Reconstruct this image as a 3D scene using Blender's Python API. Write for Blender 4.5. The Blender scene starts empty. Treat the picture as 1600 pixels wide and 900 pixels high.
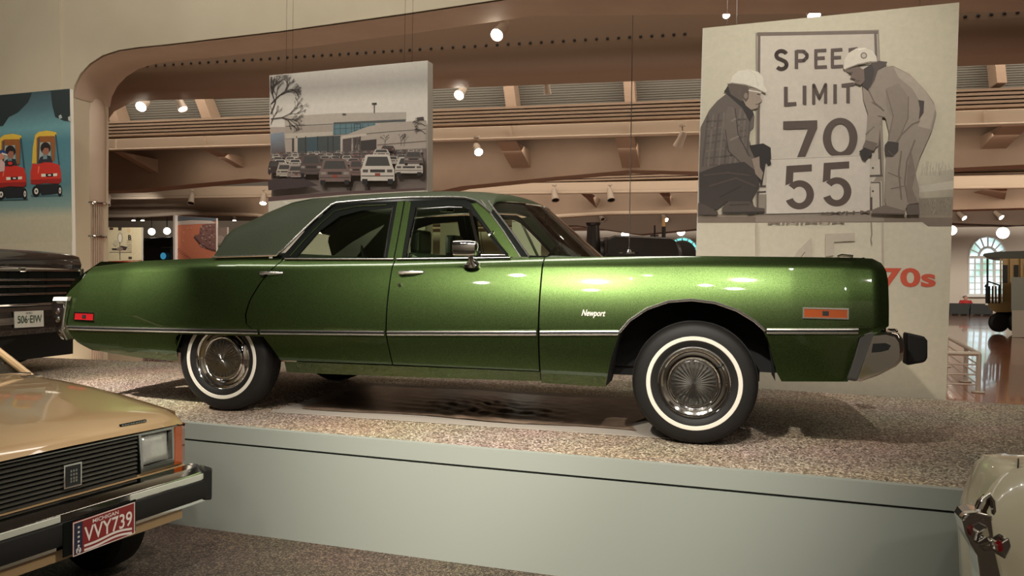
import bpy, bmesh, math, random
from mathutils import Vector, Matrix, Quaternion
from mathutils.geometry import tessellate_polygon
random.seed(7)
SC = bpy.context.scene; COL = SC.collection
def V(*a): return Vector(a)
# ------------------------------------------------------------------ camera
F = 1200.0; EYE = V(0, 0, 1.66); PZ = 0.66
_p = math.radians(1.19); _r = 0.016
FW = V(0, math.cos(_p), -math.sin(_p)); _r0 = V(1, 0, 0); _u0 = _r0.cross(FW)
RT = _r0*math.cos(_r) + _u0*math.sin(_r); UP = -_r0*math.sin(_r) + _u0*math.cos(_r)
cam_d = bpy.data.cameras.new('camera'); cam = bpy.data.objects.new('camera', cam_d); COL.objects.link(cam)
cam_d.sensor_width = 36; cam_d.lens = 36*F/1600; cam_d.clip_end = 200; cam_d.clip_start = .05
cam.matrix_world = Matrix.Translation(EYE) @ Matrix((RT, UP, -FW)).transposed().to_4x4()
SC.camera = cam
# ------------------------------------------------------------------ world, lights, exposure
SC.view_settings.view_transform = 'Standard'; SC.view_settings.look = 'None'
SC.view_settings.gamma = 1; SC.view_settings.use_curve_mapping = False
SC.view_settings.exposure = 0.0
w = bpy.data.worlds.new('world'); SC.world = w; w.use_nodes = True
w.node_tree.nodes['Background'].inputs[0].default_value = (.36, .26, .18, 1)
w.node_tree.nodes['Background'].inputs[1].default_value = .06
WARM = (1, .93, .83); PALE = (1, .95, .87)
def spot(loc, tgt, e, ang=50, blend=.6, size=.06, col=WARM, name='spot_lamp'):
    d = bpy.data.lights.new(name, 'SPOT'); d.energy = e; d.color = col; d.spot_size = math.radians(ang); d.spot_blend = blend
    d.shadow_soft_size = size; o = bpy.data.objects.new(name, d); COL.objects.link(o); o.location = loc
    o.rotation_euler = (Vector(tgt)-Vector(loc)).to_track_quat('-Z', 'Y').to_euler(); return o
def point(loc, e, size=.15, col=WARM, name='point_fill'):
    d = bpy.data.lights.new(name, 'POINT'); d.energy = e; d.color = col; d.shadow_soft_size = size
    o = bpy.data.objects.new(name, d); COL.objects.link(o); o.location = loc; return o
def area(loc, tgt, e, sx, sy, col=WARM, name='area_fill'):
    d = bpy.data.lights.new(name, 'AREA'); d.energy = e; d.color = col; d.shape = 'RECTANGLE'; d.size = sx; d.size_y = sy
    o = bpy.data.objects.new(name, d); COL.objects.link(o); o.location = loc
    o.rotation_euler = (Vector(tgt)-Vector(loc)).to_track_quat('-Z', 'Y').to_euler(); return o
# museum track spots above the visitor side of the platform
spot((-1.5, .6, 4.7), (.4, 4.9, 1.0), 1250, 48, .9, .07)
spot((.5, .2, 5.0), (.4, 4.3, 1.2), 720, 36, .8, .07)
spot((2.9, .9, 4.8), (-2.4, 5.2, .9), 850, 44, .6, .07)
spot((-.6, .8, 5.0), (-1.2, 5.0, .9), 420, 44, .7, .07)
spot((-5.2, 2.6, 5.0), (-3.0, 6.0, .66), 3200, 26, .9, .04)
for x, y in ((-3.4, .4), (-2.4, 1.2), (1.5, 1.4), (3.8, .2), (-.2, -.6)): spot((x, y, 5.0), (x*.4, 5.0, .9), 70, 50, .8, .09)
# spots aimed at the photo panels and at the walls
spot((2.0, 3.2, 5.6), (2.5, 6.7, 2.6), 540, 66, .9, .08, PALE)
spot((-2.4, 5.2, 5.4), (-1.6, 7.9, 3.2), 190, 56, .8, .08, PALE)
spot((-5.0, 6.0, 5.2), (-6.0, 9.2, 2.6), 170, 62, .8, .08, PALE)
spot((-1.0, .5, 5.0), (-1.2, 4.4, .3), 170, 60, .9, .05)
# mostly added, unseen fill for the halls' many lamps, behind beams and over visitors
def on2(s, D, z): e1 = Vector((.9663, -.2575, 0)); e2 = Vector((.2575, .9663, 0)); return e1*s+e2*D+Vector((0, 0, z))
AMB = (1, .84, .68)
area((-3, 5.6, 7.6), (-4, 9.4, 4.2), 420, 9, 1.2, PALE)
area(on2(0, 9.4, 6.8), on2(0, 10.6, 3.5), 200, 22, .8, AMB)
area(on2(0, 11.3, 5.6), on2(0, 13.0, 3.2), 420, 24, .8, AMB)
area(on2(3, 14.6, 4.7), on2(3, 18.0, 2.6), 420, 30, .8, AMB)
area(on2(5, 19.6, 3.9), on2(5, 26.0, 2.6), 500, 36, .8, AMB)
area(on2(5, 28.5, 5.5), on2(5, 43.0, 3.0), 3000, 50, 1.5, (1, .90, .78))
spot(on2(1.2, 12.0, 4.0), on2(1.9, 13.1, 3.1), 60, 120, .6, .05, AMB)
area((-1, 9.5, .25), (-1, 9.8, 5), 120, 14, .7, AMB)  # added uplight, stands in for light bounced off the hall floor
area(on2(1, 12.5, 3.72), on2(1, 12.95, 3.0), 60, 22, .25, AMB)
area(on2(3, 17.5, 3.45), on2(3, 18.1, 2.6), 160, 30, .3, AMB)
for x in (-2.5, 0, 2.5): spot((x, -1.5, 5.2), (x*.8, 3.4, 0), 110, 80, 1, .10, PALE)
spot(on2(-13.3, 15.0, 3.5), on2(-14.8, 17.2, 2.0), 330, 70, .8, .05, PALE)
spot(on2(-9.5, 14.3, 3.5), on2(-11.6, 16.0, 1.8), 160, 60, .8, .05, PALE)
area((0, -2.0, 5.6), (0, -4.5, 2.0), 200, 12, .6, PALE)  # added wash on the visitor-side wall, brightens what the chrome reflects
# ------------------------------------------------------------------ pixel -> real place helpers
def ray(x, y): return FW*F + RT*(x-800) + UP*(450-y)
def pl(x, y, p, n): d = ray(x, y); return EYE + d*((p-EYE).dot(n)/d.dot(n))
def atz(x, y, z): d = ray(x, y); return EYE + d*((z-EYE.z)/d.z)
def atY(x, y, Y): d = ray(x, y); return EYE + d*(Y/d.y)
# ------------------------------------------------------------------ materials
MATS = {}
def mat(name, col, rough=.5, metal=0, coat=0, emit=None, es=1, trans=0, spec=None, noise=None, bump=None, alpha=1):
    if name in MATS: return MATS[name]
    m = bpy.data.materials.new(name); m.use_nodes = True; nt = m.node_tree; b = nt.nodes['Principled BSDF']
    b.inputs['Base Color'].default_value = (*col, 1); b.inputs['Roughness'].default_value = rough
    b.inputs['Metallic'].default_value = metal; b.inputs['Coat Weight'].default_value = coat
    b.inputs['Coat Roughness'].default_value = .04
    if spec is not None: b.inputs['Specular IOR Level'].default_value = spec
    if trans: b.inputs['Transmission Weight'].default_value = trans
    if emit: b.inputs['Emission Color'].default_value = (*emit, 1); b.inputs['Emission Strength'].default_value = es
    if noise or bump:
        tc = nt.nodes.new('ShaderNodeTexCoord')
    if noise:      # (scale, second colour, lo, hi)
        n = nt.nodes.new('ShaderNodeTexNoise'); n.inputs['Scale'].default_value = noise[0]; n.inputs['Detail'].default_value = 4
        r = nt.nodes.new('ShaderNodeValToRGB'); r.color_ramp.elements[0].position = noise[2]; r.color_ramp.elements[1].position = noise[3]
        r.color_ramp.elements[0].color = (*col, 1); r.color_ramp.elements[1].color = (*noise[1], 1)
        nt.links.new(tc.outputs['Object'], n.inputs['Vector']); nt.links.new(n.outputs['Fac'], r.inputs['Fac']); nt.links.new(r.outputs['Color'], b.inputs['Base Color'])
    if bump:       # (scale, strength, distance)
        n = nt.nodes.new('ShaderNodeTexNoise'); n.inputs['Scale'].default_value = bump[0]; n.inputs['Detail'].default_value = 3
        k = nt.nodes.new('ShaderNodeBump'); k.inputs['Strength'].default_value = bump[1]; k.inputs['Distance'].default_value = bump[2]
        nt.links.new(tc.outputs['Object'], n.inputs['Vector']); nt.links.new(n.outputs['Fac'], k.inputs['Height']); nt.links.new(k.outputs['Normal'], b.inputs['Normal'])
    MATS[name] = m; return m
def paint(name, c1, c2, rough=.38):      # metallic car paint: flakes under clear coat
    m = mat(name, c1, rough, .92, 1.0); nt = m.node_tree; b = nt.nodes['Principled BSDF']
    tc = nt.nodes.new('ShaderNodeTexCoord'); n = nt.nodes.new('ShaderNodeTexNoise'); n.inputs['Scale'].default_value = 420; n.inputs['Detail'].default_value = 2
    r = nt.nodes.new('ShaderNodeValToRGB'); r.color_ramp.elements[0].position = .35; r.color_ramp.elements[1].position = .68
    r.color_ramp.elements[0].color = (*c1, 1); r.color_ramp.elements[1].color = (*c2, 1)
    nt.links.new(tc.outputs['Object'], n.inputs['Vector']); nt.links.new(n.outputs['Fac'], r.inputs['Fac']); nt.links.new(r.outputs['Color'], b.inputs['Base Color'])
    return m
def gravel(name, cols, scale):
    m = mat(name, cols[0], .6); nt = m.node_tree; b = nt.nodes['Principled BSDF']
    tc = nt.nodes.new('ShaderNodeTexCoord'); v = nt.nodes.new('ShaderNodeTexVoronoi'); v.inputs['Scale'].default_value = scale
    s = nt.nodes.new('ShaderNodeSeparateColor'); r = nt.nodes.new('ShaderNodeValToRGB'); e = r.color_ramp.elements
    e[0].position = 0; e[0].color = (*cols[0], 1); e[1].position = 1; e[1].color = (*cols[-1], 1)
    for i, c in enumerate(cols[1:-1]): q = e.new((i+1)/(len(cols)-1)); q.color = (*c, 1)
    n = nt.nodes.new('ShaderNodeTexNoise'); n.inputs['Scale'].default_value = 1.3
    mx = nt.nodes.new('ShaderNodeMix'); mx.data_type = 'RGBA'; mx.blend_type = 'MULTIPLY'; mx.inputs[0].default_value = .35
    k = nt.nodes.new('ShaderNodeBump'); k.inputs['Strength'].default_value = 1.0; k.inputs['Distance'].default_value = .010; k.invert = True
    L = nt.links.new
    L(tc.outputs['Object'], v.inputs['Vector']); L(tc.outputs['Object'], n.inputs['Vector']); L(v.outputs['Color'], s.inputs['Color']); L(s.outputs['Red'], r.inputs['Fac'])
    L(r.outputs['Color'], mx.inputs[6]); L(n.outputs['Color'], mx.inputs[7]); L(mx.outputs[2], b.inputs['Base Color'])
    L(v.outputs['Distance'], k.inputs['Height']); L(k.outputs['Normal'], b.inputs['Normal'])
    return m
def lin(c): return tuple((x/255/12.92 if x/255 <= .04045 else ((x/255+.055)/1.055)**2.4) for x in c)
M_GREEN = paint('green_metallic_paint', (.022, .046, .012), (.100, .150, .045), .36)
M_VINYL = mat('dark_green_vinyl', (.018, .025, .010), .55, spec=.3, noise=(160, (.032, .041, .019), .3, .7), bump=(220, .4, .002))
M_CHROME = mat('chrome', (.78, .77, .75), .08, 1)
M_BRIGHT = mat('bright_moulding', (.93, .90, .86), .24, 1)
M_BRUSH = mat('brushed_steel', (.40, .40, .39), .20, 1)
M_RUB = mat('black_rubber', (.011, .010, .009), .6, spec=.3, bump=(60, .15, .002))
M_DARK = mat('dark_underbody', (.008, .008, .008), .8)
M_SEAL = mat('black_seal', (.005, .006, .005), .7, spec=.06)
M_WW = mat('white_rubber', (.72, .68, .58), .5)
M_RED = mat('red_lens', (.25, .008, .010), .12, coat=1)
M_AMB = mat('amber_lens', (.30, .055, .008), .15, coat=1)
M_SEAT = mat('dark_green_seat', (.018, .03, .016), .5)
M_TRIMB = mat('black_paint_inlay', (.01, .01, .01), .4)
M_PLAT = mat('grey_green_panel', lin((150, 155, 146)), .42, bump=(300, .05, .001))
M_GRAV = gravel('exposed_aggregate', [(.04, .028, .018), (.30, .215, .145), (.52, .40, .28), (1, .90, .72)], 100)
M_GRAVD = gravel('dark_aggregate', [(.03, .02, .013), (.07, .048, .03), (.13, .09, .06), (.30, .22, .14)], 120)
M_WALL = mat('cream_plaster', (.42, .355, .25), .75, noise=(1.2, (.38, .32, .22), .35, .7))
M_PINK = mat('tan_painted_beam', (.36, .265, .19), .7, noise=(2, (.32, .23, .165), .35, .7))
M_BROWN = mat('brown_painted_beam', (.24, .165, .115), .6)
M_LIGHTB = mat('light_fascia', (.56, .45, .34), .6)
M_DKCEIL = mat('grey_corrugated_ceiling', (.12, .115, .095), .6)
M_BLACKM = mat('matte_black', (.012, .011, .010), .6)
M_LAMPW = mat('white_lamp_housing', (.5, .42, .34), .4)
M_GLOW = mat('lamp_glow', (1, 1, 1), .5, emit=(1, .90, .74), es=28)
M_GLOWS = mat('lamp_glow_soft', (1, 1, 1), .5, emit=(1, .90, .74), es=9)
M_BEIGE = mat('beige_car_paint', (.36, .235, .115), .3, .15, 1)
M_BLACKP = mat('black_car_paint', (.010, .008, .007), .2, 0, 1)
M_CREAM = mat('cream_car_paint', (.78, .71, .50), .3, 0, 1)
M_EDGE = mat('white_panel_edge', (.62, .58, .50), .6)
def glass_mat(name, tint, refl=.08, rough=.0):
    m = bpy.data.materials.new(name); m.use_nodes = True; nt = m.node_tree; nt.nodes.clear()
    o = nt.nodes.new('ShaderNodeOutputMaterial'); t = nt.nodes.new('ShaderNodeBsdfTransparent'); t.inputs[0].default_value = (*tint, 1)
    g = nt.nodes.new('ShaderNodeBsdfGlossy'); g.inputs['Roughness'].default_value = rough; mx = nt.nodes.new('ShaderNodeMixShader')
    fr = nt.nodes.new('ShaderNodeFresnel'); fr.inputs[0].default_value = 1.5
    nt.links.new(fr.outputs[0], mx.inputs[0]); nt.links.new(t.outputs[0], mx.inputs[1]); nt.links.new(g.outputs[0], mx.inputs[2]); nt.links.new(mx.outputs[0], o.inputs[0])
    MATS[name] = m; return m
M_GLASS = glass_mat('green_tinted_glass', (.88, .93, .82))
M_CLEAR = glass_mat('clear_glass', (.9, .92, .9))
def vcol_mat():
    m = bpy.data.materials.new('printed_photo'); m.use_nodes = True; nt = m.node_tree; b = nt.nodes['Principled BSDF']
    a = nt.nodes.new('ShaderNodeVertexColor'); a.layer_name = 'Col'; tc = nt.nodes.new('ShaderNodeTexCoord')
    n = nt.nodes.new('ShaderNodeTexNoise'); n.inputs['Scale'].default_value = 22; n.inputs['Detail'].default_value = 6; n.inputs['Roughness'].default_value = .62
    mr = nt.nodes.new('ShaderNodeMapRange'); mr.inputs[1].default_value = .25; mr.inputs[2].default_value = .75; mr.inputs[3].default_value = .93; mr.inputs[4].default_value = 1.05
    mx = nt.nodes.new('ShaderNodeMix'); mx.data_type = 'RGBA'; mx.blend_type = 'MULTIPLY'; mx.inputs[0].default_value = 1
    nt.links.new(tc.outputs['Object'], n.inputs['Vector']); nt.links.new(n.outputs['Fac'], mr.inputs[0]); nt.links.new(a.outputs[0], mx.inputs[6]); nt.links.new(mr.outputs[0], mx.inputs[7]); nt.links.new(mx.outputs[2], b.inputs['Base Color']); b.inputs['Roughness'].default_value = .65
    return m
M_PRINT = vcol_mat()
# ------------------------------------------------------------------ mesh helpers
class MB:
    def __init__(s): s.v = []; s.f = []; s.c = []; s.smooth = False
    def quadgrid(s, rows, closed=False, flip=False):
        b = len(s.v); n = len(rows[0])
        for r in rows: s.v += [Vector(p) for p in r]
        for i in range(len(rows)-1):
            for j in range(n if closed else n-1):
                k = (j+1) % n; q = [b+i*n+j, b+i*n+k, b+(i+1)*n+k, b+(i+1)*n+j]
                s.f.append(q[::-1] if flip else q)
        return s
    def fan(s, pts, flip=False):
        b = len(s.v); s.v += [Vector(p) for p in pts]; q = list(range(b, b+len(pts))); s.f.append(q[::-1] if flip else q); return s
    def prism(s, pts, d):                      # planar polygon extruded by vector d
        pts = [Vector(p) for p in pts]; d = Vector(d); n = len(pts); b = len(s.v)
        s.v += pts + [p+d for p in pts]
        tri = tessellate_polygon([pts])
        for t in tri: s.f.append([b+t[0], b+t[1], b+t[2]]); s.f.append([b+n+t[2], b+n+t[1], b+n+t[0]])
        for i in range(n): j = (i+1) % n; s.f.append([b+i, b+j, b+n+j, b+n+i])
        return s
    def ring(s, outer, inner, d):              # frame between two loops with equal counts
        d = Vector(d); n = len(outer); O0 = [Vector(p) for p in outer]; I0 = [Vector(p) for p in inner]
        b = len(s.v); s.v += O0 + I0 + [p+d for p in O0] + [p+d for p in I0]
        for i in range(n):
            j = (i+1) % n
            s.f += [[b+i, b+j, b+n+j, b+n+i], [b+2*n+i, b+3*n+i, b+3*n+j, b+2*n+j], [b+i, b+2*n+i, b+2*n+j, b+j], [b+n+i, b+n+j, b+3*n+j, b+3*n+i]]
        return s
    def box(s, c, x, y, z):                    # centre + three half-axis vectors
        c = Vector(c); x, y, z = Vector(x), Vector(y), Vector(z)
        p = [c-x-y-z, c+x-y-z, c+x+y-z, c-x+y-z]; return s.prism(p, z*2)
    def tube(s, path, r, seg=10, cap=True):
        path = [Vector(p) for p in path]; rows = []
        for i, p in enumerate(path):
            t = (path[min(i+1, len(path)-1)] - path[max(i-1, 0)]).normalized()
            a = t.orthogonal().normalized() if i == 0 else (rows_a - t*rows_a.dot(t)).normalized()
            rows_a = a; c = t.cross(a); rr = r[i] if isinstance(r, (list, tuple)) else r
            rows.append([p + (a*math.cos(k*2*math.pi/seg)+c*math.sin(k*2*math.pi/seg))*rr for k in range(seg)])
        s.quadgrid(rows, True)
        if cap: s.fan(rows[0], True); s.fan(rows[-1])
        return s
    def lathe(s, c, ax, prof, seg=48, fn=None):  # prof: (radius, offset along ax)
        c = Vector(c); ax = Vector(ax).normalized(); a = ax.cross(V(0, 0, 1))
        a = a.normalized() if a.length > .1 else V(1, 0, 0); e = ax.cross(a); rows = []
        for i, (r, h) in enumerate(prof):
            rows.append([c + ax*(h+(fn(i, k) if fn else 0)) + (a*math.cos(k*2*math.pi/seg)+e*math.sin(k*2*math.pi/seg))*max(r, 1e-4) for k in range(seg)])
        return s.quadgrid(rows, True)
    def build(s, name, m, parent=None, smooth=False, bevel=0, stuff=False, fix=True):
        me = bpy.data.meshes.new(name); off = root_loc(parent)
        me.from_pydata([tuple(p-off) for p in s.v], [], s.f); me.update()
        if fix:
            bm = bmesh.new(); bm.from_mesh(me); bmesh.ops.remove_doubles(bm, verts=bm.verts, dist=1e-5); bmesh.ops.recalc_face_normals(bm, faces=bm.faces); bm.to_mesh(me); bm.free()
        me.materials.append(m)
        if smooth:
            for p in me.polygons: p.use_smooth = True
            if smooth != 2: me.set_sharp_from_angle(angle=math.radians(38))
        o = bpy.data.objects.new(name, me); COL.objects.link(o)
        if parent: o.parent = parent
        if bevel:
            md = o.modifiers.new('bevel', 'BEVEL'); md.width = bevel; md.segments = 2; md.limit_method = 'ANGLE'; md.angle_limit = math.radians(40)
        if stuff: o['kind'] = 'stuff'
        return o
def root_loc(p):
    l = V(0, 0, 0)
    while p: l += Vector(p.location); p = p.parent
    return l
def thing(name, label, cat, loc, group=None):
    o = bpy.data.objects.new(name, None); COL.objects.link(o); o.location = loc; o.empty_display_size = .1
    return tag(o, label, cat, group)
def tag(o, label, cat, group=None):
    o['label'] = label; o['category'] = cat
    if group: o['group'] = group
    return o
def struct(o, label=None): o['kind'] = 'structure'; (label and o.__setitem__('label', label)); return o
def interp(tab, x):
    if x <= tab[0][0]: return tab[0][1]
    for (a, b), (c, d) in zip(tab, tab[1:]):
        if x <= c: return b+(d-b)*(x-a)/(c-a)
    return tab[-1][1]
def text_mesh(txt, offset=0, extrude=0):
    c = bpy.data.curves.new('t', 'FONT'); c.body = txt; c.offset = offset; c.resolution_u = 4; c.size = 1
    o = bpy.data.objects.new('t', c); COL.objects.link(o); dg = bpy.context.evaluated_depsgraph_get()
    me = o.evaluated_get(dg).to_mesh(); vs = [v.co.copy() for v in me.vertices]; fs = [list(p.vertices) for p in me.polygons]
    o.evaluated_get(dg).to_mesh_clear(); bpy.data.objects.remove(o); bpy.data.curves.remove(c)
    x0 = min(v.x for v in vs); x1 = max(v.x for v in vs); y0 = min(v.y for v in vs); y1 = max(v.y for v in vs)
    return [((v.x-x0)/(x1-x0), (v.y-y0)/(y1-y0)) for v in vs], fs
# ------------------------------------------------------------------ frames of reference
pf = atz(1087, 697, PZ); pr = atz(349, 644, PZ)
CU = (pf-pr).normalized(); CV = V(CU.y, -CU.x, 0); CO = (pf+pr)/2 - CV*.90; CO.z = PZ
def CW(u, v, z): return CO + CU*u + CV*v + V(0, 0, z)
def cpx(x, y, v):                        # photo point on the car's lengthwise plane at lateral v -> (u, w)
    q = pl(x, y, CO+CV*v, CV) - CO; return q.dot(CU), q.z
E1 = V(CU.x, CU.y, 0); E2 = V(-CU.y, CU.x, 0); N2 = -E2      # building axes
def dp(x, y, D): return pl(x, y, E2*D, E2)
exec_parts = []
# ================================================================== SETTING
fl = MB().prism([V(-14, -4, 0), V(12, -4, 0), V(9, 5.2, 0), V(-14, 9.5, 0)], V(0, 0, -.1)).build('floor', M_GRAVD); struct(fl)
M_WOOD = mat('polished_wood_floor', (.30, .10, .045), .16, 0, .6, noise=(.6, (.20, .07, .035), .3, .7), bump=(3, .25, .01))
struct(MB().prism([V(-40, 9.5, -.004), V(-14, 9.5, -.004), V(9, 5.2, -.004), V(12, -4, -.004), V(60, -4, -.004), V(60, 70, -.004), V(-40, 70, -.004)], V(0, 0, -.1)).build('floor_hall', M_WOOD))
struct(MB().prism([V(-14, -4.4, 0), V(12, -4.4, 0), V(12, -4.4, 5), V(-14, -4.4, 5)], V(0, -.2, 0)).build('wall_visitor_side', mat('visitor_wall', (.45, .40, .33), .8)))  # unseen wall, added to give chrome and paint something to reflect
# --- wall A: cream wall with the big rounded opening
DA, DA2 = 8.0, 8.6
low = [(113, 400), (113, 150), (116, 133), (125, 115), (140, 99), (160, 86), (185, 78), (215, 73.5), (260, 69), (440, 48), (640, 20), (800, -4), (815, -6), (1700, -20)]
lp = [dp(x, y, DA) for x, y in low]; b0 = lp[0].copy(); b0.z = 0
TOPZ = 8.0
far_l = dp(-900, 300, DA); far_l.z = 0
tl = far_l.copy(); tl.z = TOPZ; tr = lp[-1].copy(); tr.z = TOPZ
poly = [far_l, b0] + lp[1:] + [tr, tl]
struct(MB().prism(poly, E2*(DA2-DA)).build('wall_front', M_WALL, smooth=True))
q = dp(93, 60, DA-.03); q0 = q.copy(); q0.z = 3.85; q1 = q.copy(); q1.z = TOPZ
struct(MB().prism([q0, q1, q1-E1*4, q0-E1*4], E2*.03).build('trim_1', M_WALL))
# thin soffit skin, browner than the wall
sk = MB(); rows = [[p-V(0, 0, .012)+E1*(.012 if i < 4 else 0) for p in [Vector(x) for x in lp[1:]]] for i in (0,)]
a_ = [p+V(.01, 0, -.012)+E2*.012 for p in lp[1:]]
sk.quadgrid([a_, [p+E2*(DA2-DA) for p in a_]]); struct(sk.build('trim_2', M_PINK, smooth=True))
# fluted round column under the spring of the arch
cc = dp(139, 400, 8.42); cc.z = 0
col = MB().lathe(cc, V(0, 0, 1), [(.175, .0), (.175, 2.28)], 40, None)
co = struct(col.build('trim_3', M_PINK, smooth=True))
cp = dp(139, 316, 8.42)
for k in range(22):
    a = math.pi + k*math.pi/21; d = V(math.cos(a), math.sin(a), 0)
    MB().tube([cc+d*.18+V(0, 0, .02), cc+d*.18+V(0, 0, cp.z)], .009, 6).build('flute', M_PINK, co, smooth=True)
for y in (318, 370):
    p = dp(139, y, 8.42); c = V(cc.x, cc.y, p.z)
    MB().tube([c+V(math.cos(t*.2618), math.sin(t*.2618), 0)*.20 for t in range(25)], .018, 8).build('chrome_ring', M_CHROME, co, smooth=True)
capc = V(cc.x, cc.y, cp.z)
MB().lathe(capc, V(0, 0, 1), [(.2, 0), (.2, 1.15), (.17, 1.35), (.0, 1.4)], 32).build('column_cap', M_PINK, co, smooth=True)
# --- beam B with rivets
DB = 10.2
bl = [(40, 300), (84, 300), (90, 215), (100, 185), (120, 158), (148, 143), (190, 139), (420, 133), (670, 117), (1095, 99), (1480, 78), (1700, 68)]
bp_ = [dp(x, y, DB) for x, y in bl]
t0 = dp(1700, 0, DB).copy(); t0.z = TOPZ; t1 = bp_[0].copy(); t1.z = TOPZ
RB = .34; nin = []
for i, p in enumerate(bp_):
    a = bp_[max(i-1, 0)]; b = bp_[min(i+1, len(bp_)-1)]; t = (b-a).normalized(); nn_ = t.cross(E2).normalized(); nin.append(nn_ if (nn_.z > .05 or nn_.dot(E1) < -.5) else -nn_)
inner = [p+n_*RB for p, n_ in zip(bp_, nin)]
bm_b = MB().prism(inner+[t0, t1], E2*.02)
rws = []
for k in range(9):
    th = k/8*math.pi/2; rws.append([p+n_*RB*(1-math.sin(th))+E2*RB*(1-math.cos(th)) for p, n_ in zip(bp_, nin)])
rws.append([p+E2*.8 for p in bp_])
bm_b.quadgrid(rws); bb = struct(bm_b.build('trim_4', M_BROWN, smooth=True))
rv = MB(); 
def rivet_row(x0, y0, x1, y1, n):
    for i in range(n):
        t = i/(n-1); rv.lathe(dp(x0+(x1-x0)*t, y0+(y1-y0)*t, DB-.004), N2, [(.001, .012), (.014, .009), (.022, 0), (.022, -.01)], 8)
rivet_row(230, 103, 640, 78, 31); rivet_row(656, 77, 1070, 53, 25); rivet_row(1508, 26, 1590, 19, 5)
rv.build('rivets', M_BLACKM, bb, smooth=True, stuff=True)
# --- grey corrugated rooflight panels behind beam B, ribs and conduit
DC = 12.6
struct(MB().prism([dp(60, 230, DC), dp(60, 60, DC), dp(1700, 20, DC), dp(1700, 190, DC)], E2*.1).build('wall_rooflight', M_DKCEIL))
k = 0
cr = MB()
for i in range(26):
    y = 100+i*3.8
    cr.tube([dp(60, y+42, DC), dp(1700, y-22, DC)], .012, 4)
cr.build('corrugation', M_DKCEIL, bpy.data.objects['wall_rooflight'], stuff=True)
for i, (xa, ya, xb, yb, wd) in enumerate([(166, 150, 182, 200, 14), (303, 133, 323, 186, 15), (791, 108, 799, 170, 17), (980, 98, 985, 165, 17), (1560, 70, 1566, 130, 16)]):
    P = [dp(xa-wd/2, ya, DC-.35), dp(xa+wd/2, ya, DC-.35), dp(xb+wd/2, yb, DC-.35), dp(xb-wd/2, yb, DC-.35)]
    struct(MB().prism(P, E2*.34).build('trim_%d' % (5+i), M_PINK, bevel=.01))
struct(MB().tube([dp(120, 155, 11.6), dp(1750, 62, 11.6)], .035, 8).build('trim_10', M_BROWN, smooth=True))
# --- louvre band + fascia + bracket wall (level C)
def band(x0, x1, ya0, ya1, yb0, yb1, D0, dd, n, name, m):
    # n slats between upper line (ya0..ya1) and lower line (yb0..yb1)
    root = None
    for i in range(n):
        t0, t1 = i/n, (i+.62)/n
        A0 = dp(x0, ya0+(yb0-ya0)*t0, D0+i*dd); A1 = dp(x1, ya1+(yb1-ya1)*t0, D0+i*dd)
        B0 = dp(x0, ya0+(yb0-ya0)*t1, D0+i*dd); B1 = dp(x1, ya1+(yb1-ya1)*t1, D0+i*dd)
        if root is None:
            C0 = dp(x0, yb0, D0+.3); C1 = dp(x1, yb1, D0+.3); T0 = dp(x0, ya0, D0+.3); T1 = dp(x1, ya1, D0+.3)
            root = struct(MB().prism([T0, T1, C1, C0], E2*.1).build(name, M_BROWN))
        MB().prism([A0, A1, B1, B0], E2*.16).build('slat', m, root)
    return root
band(90, 1700, 193, 132, 218, 165, 12.0, 0, 5, 'trim_11', M_PINK)
F1 = [dp(90, 220, 11.9), dp(1700, 166, 11.9), dp(1700, 190, 11.9), dp(90, 235.5, 11.9)]
fa = struct(MB().prism(F1, E2*.2).build('trim_12', M_LIGHTB, bevel=.01))
for xa in (178, 317, 462, 797, 982, 1540):
    yt = 220-54*(xa-90)/1610; yb = 235.5-45.5*(xa-90)/1610
    MB().prism([dp(xa-2, yt, 11.86), dp(xa+2, yt, 11.86), dp(xa+2, yb, 11.86), dp(xa-2, yb, 11.86)], E2*.05).build('joint_clip', M_LIGHTB, fa)
MB().tube([dp(90, 236.5, 11.82), dp(1700, 190, 11.82)], .022, 8).build('light_track', M_LIGHTB, fa, smooth=True)
wl = [(90, 225), (1700, 170), (1700, 252), (1500, 262), (1090, 268), (985, 265.5), (860, 277), (720, 291), (690, 298), (560, 300), (430, 281), (390, 279), (200, 297), (90, 300)]
struct(MB().prism([dp(x, y, 13.1) for x, y in wl], E2*.5).build('wall_bracket', M_PINK))
k = 13
for x, yt, yb, wd in ((247, 237, 270, .16), (381, 233, 262, .16), (829, 222, 262, .34), (1000, 216, 262, .30), (1572, 195, 232, .34)):
    W1 = dp(x, yb, 13.1); s1 = W1.dot(E1); zt = dp(x, yt, 12.1).z+.02
    A = E1*s1+E2*12.1; A.z = zt; B = E1*s1+E2*13.1; B.z = zt; Cc = E1*(s1-.0)+E2*13.1; Cc.z = W1.z
    struct(MB().prism([A, B, Cc], -E1*wd).build('trim_%d' % k, M_PINK)); k += 1
# --- second level
band(90, 1700, 299, 262, 307, 274, 17.0, 0, 3, 'trim_18', M_PINK)
band(660, 1700, 278, 240, 291, 262, 16.8, 0, 4, 'trim_19', M_PINK)
f2 = struct(MB().prism([dp(90, 293, 16.7), dp(700, 288, 16.7), dp(1700, 272, 16.7), dp(1700, 290, 16.7), dp(90, 309, 16.7)], E2*.2).build('trim_20', M_LIGHTB, bevel=.01))
MB().tube([dp(90, 311, 16.6), dp(1700, 291, 16.6)], .03, 8).build('light_track', M_LIGHTB, f2, smooth=True)
wl = [(90, 300), (1700, 280), (1700, 322), (1480, 328), (1090, 331), (950, 333), (870, 338), (700, 346), (440, 342), (400, 336), (290, 333), (230, 337), (90, 338)]
struct(MB().prism([dp(x, y, 18.3) for x, y in wl], E2*.6).build('wall_upper_hall', M_PINK))
pth = [dp(x, y, 18.25) for x, y in wl[4:]]
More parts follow.
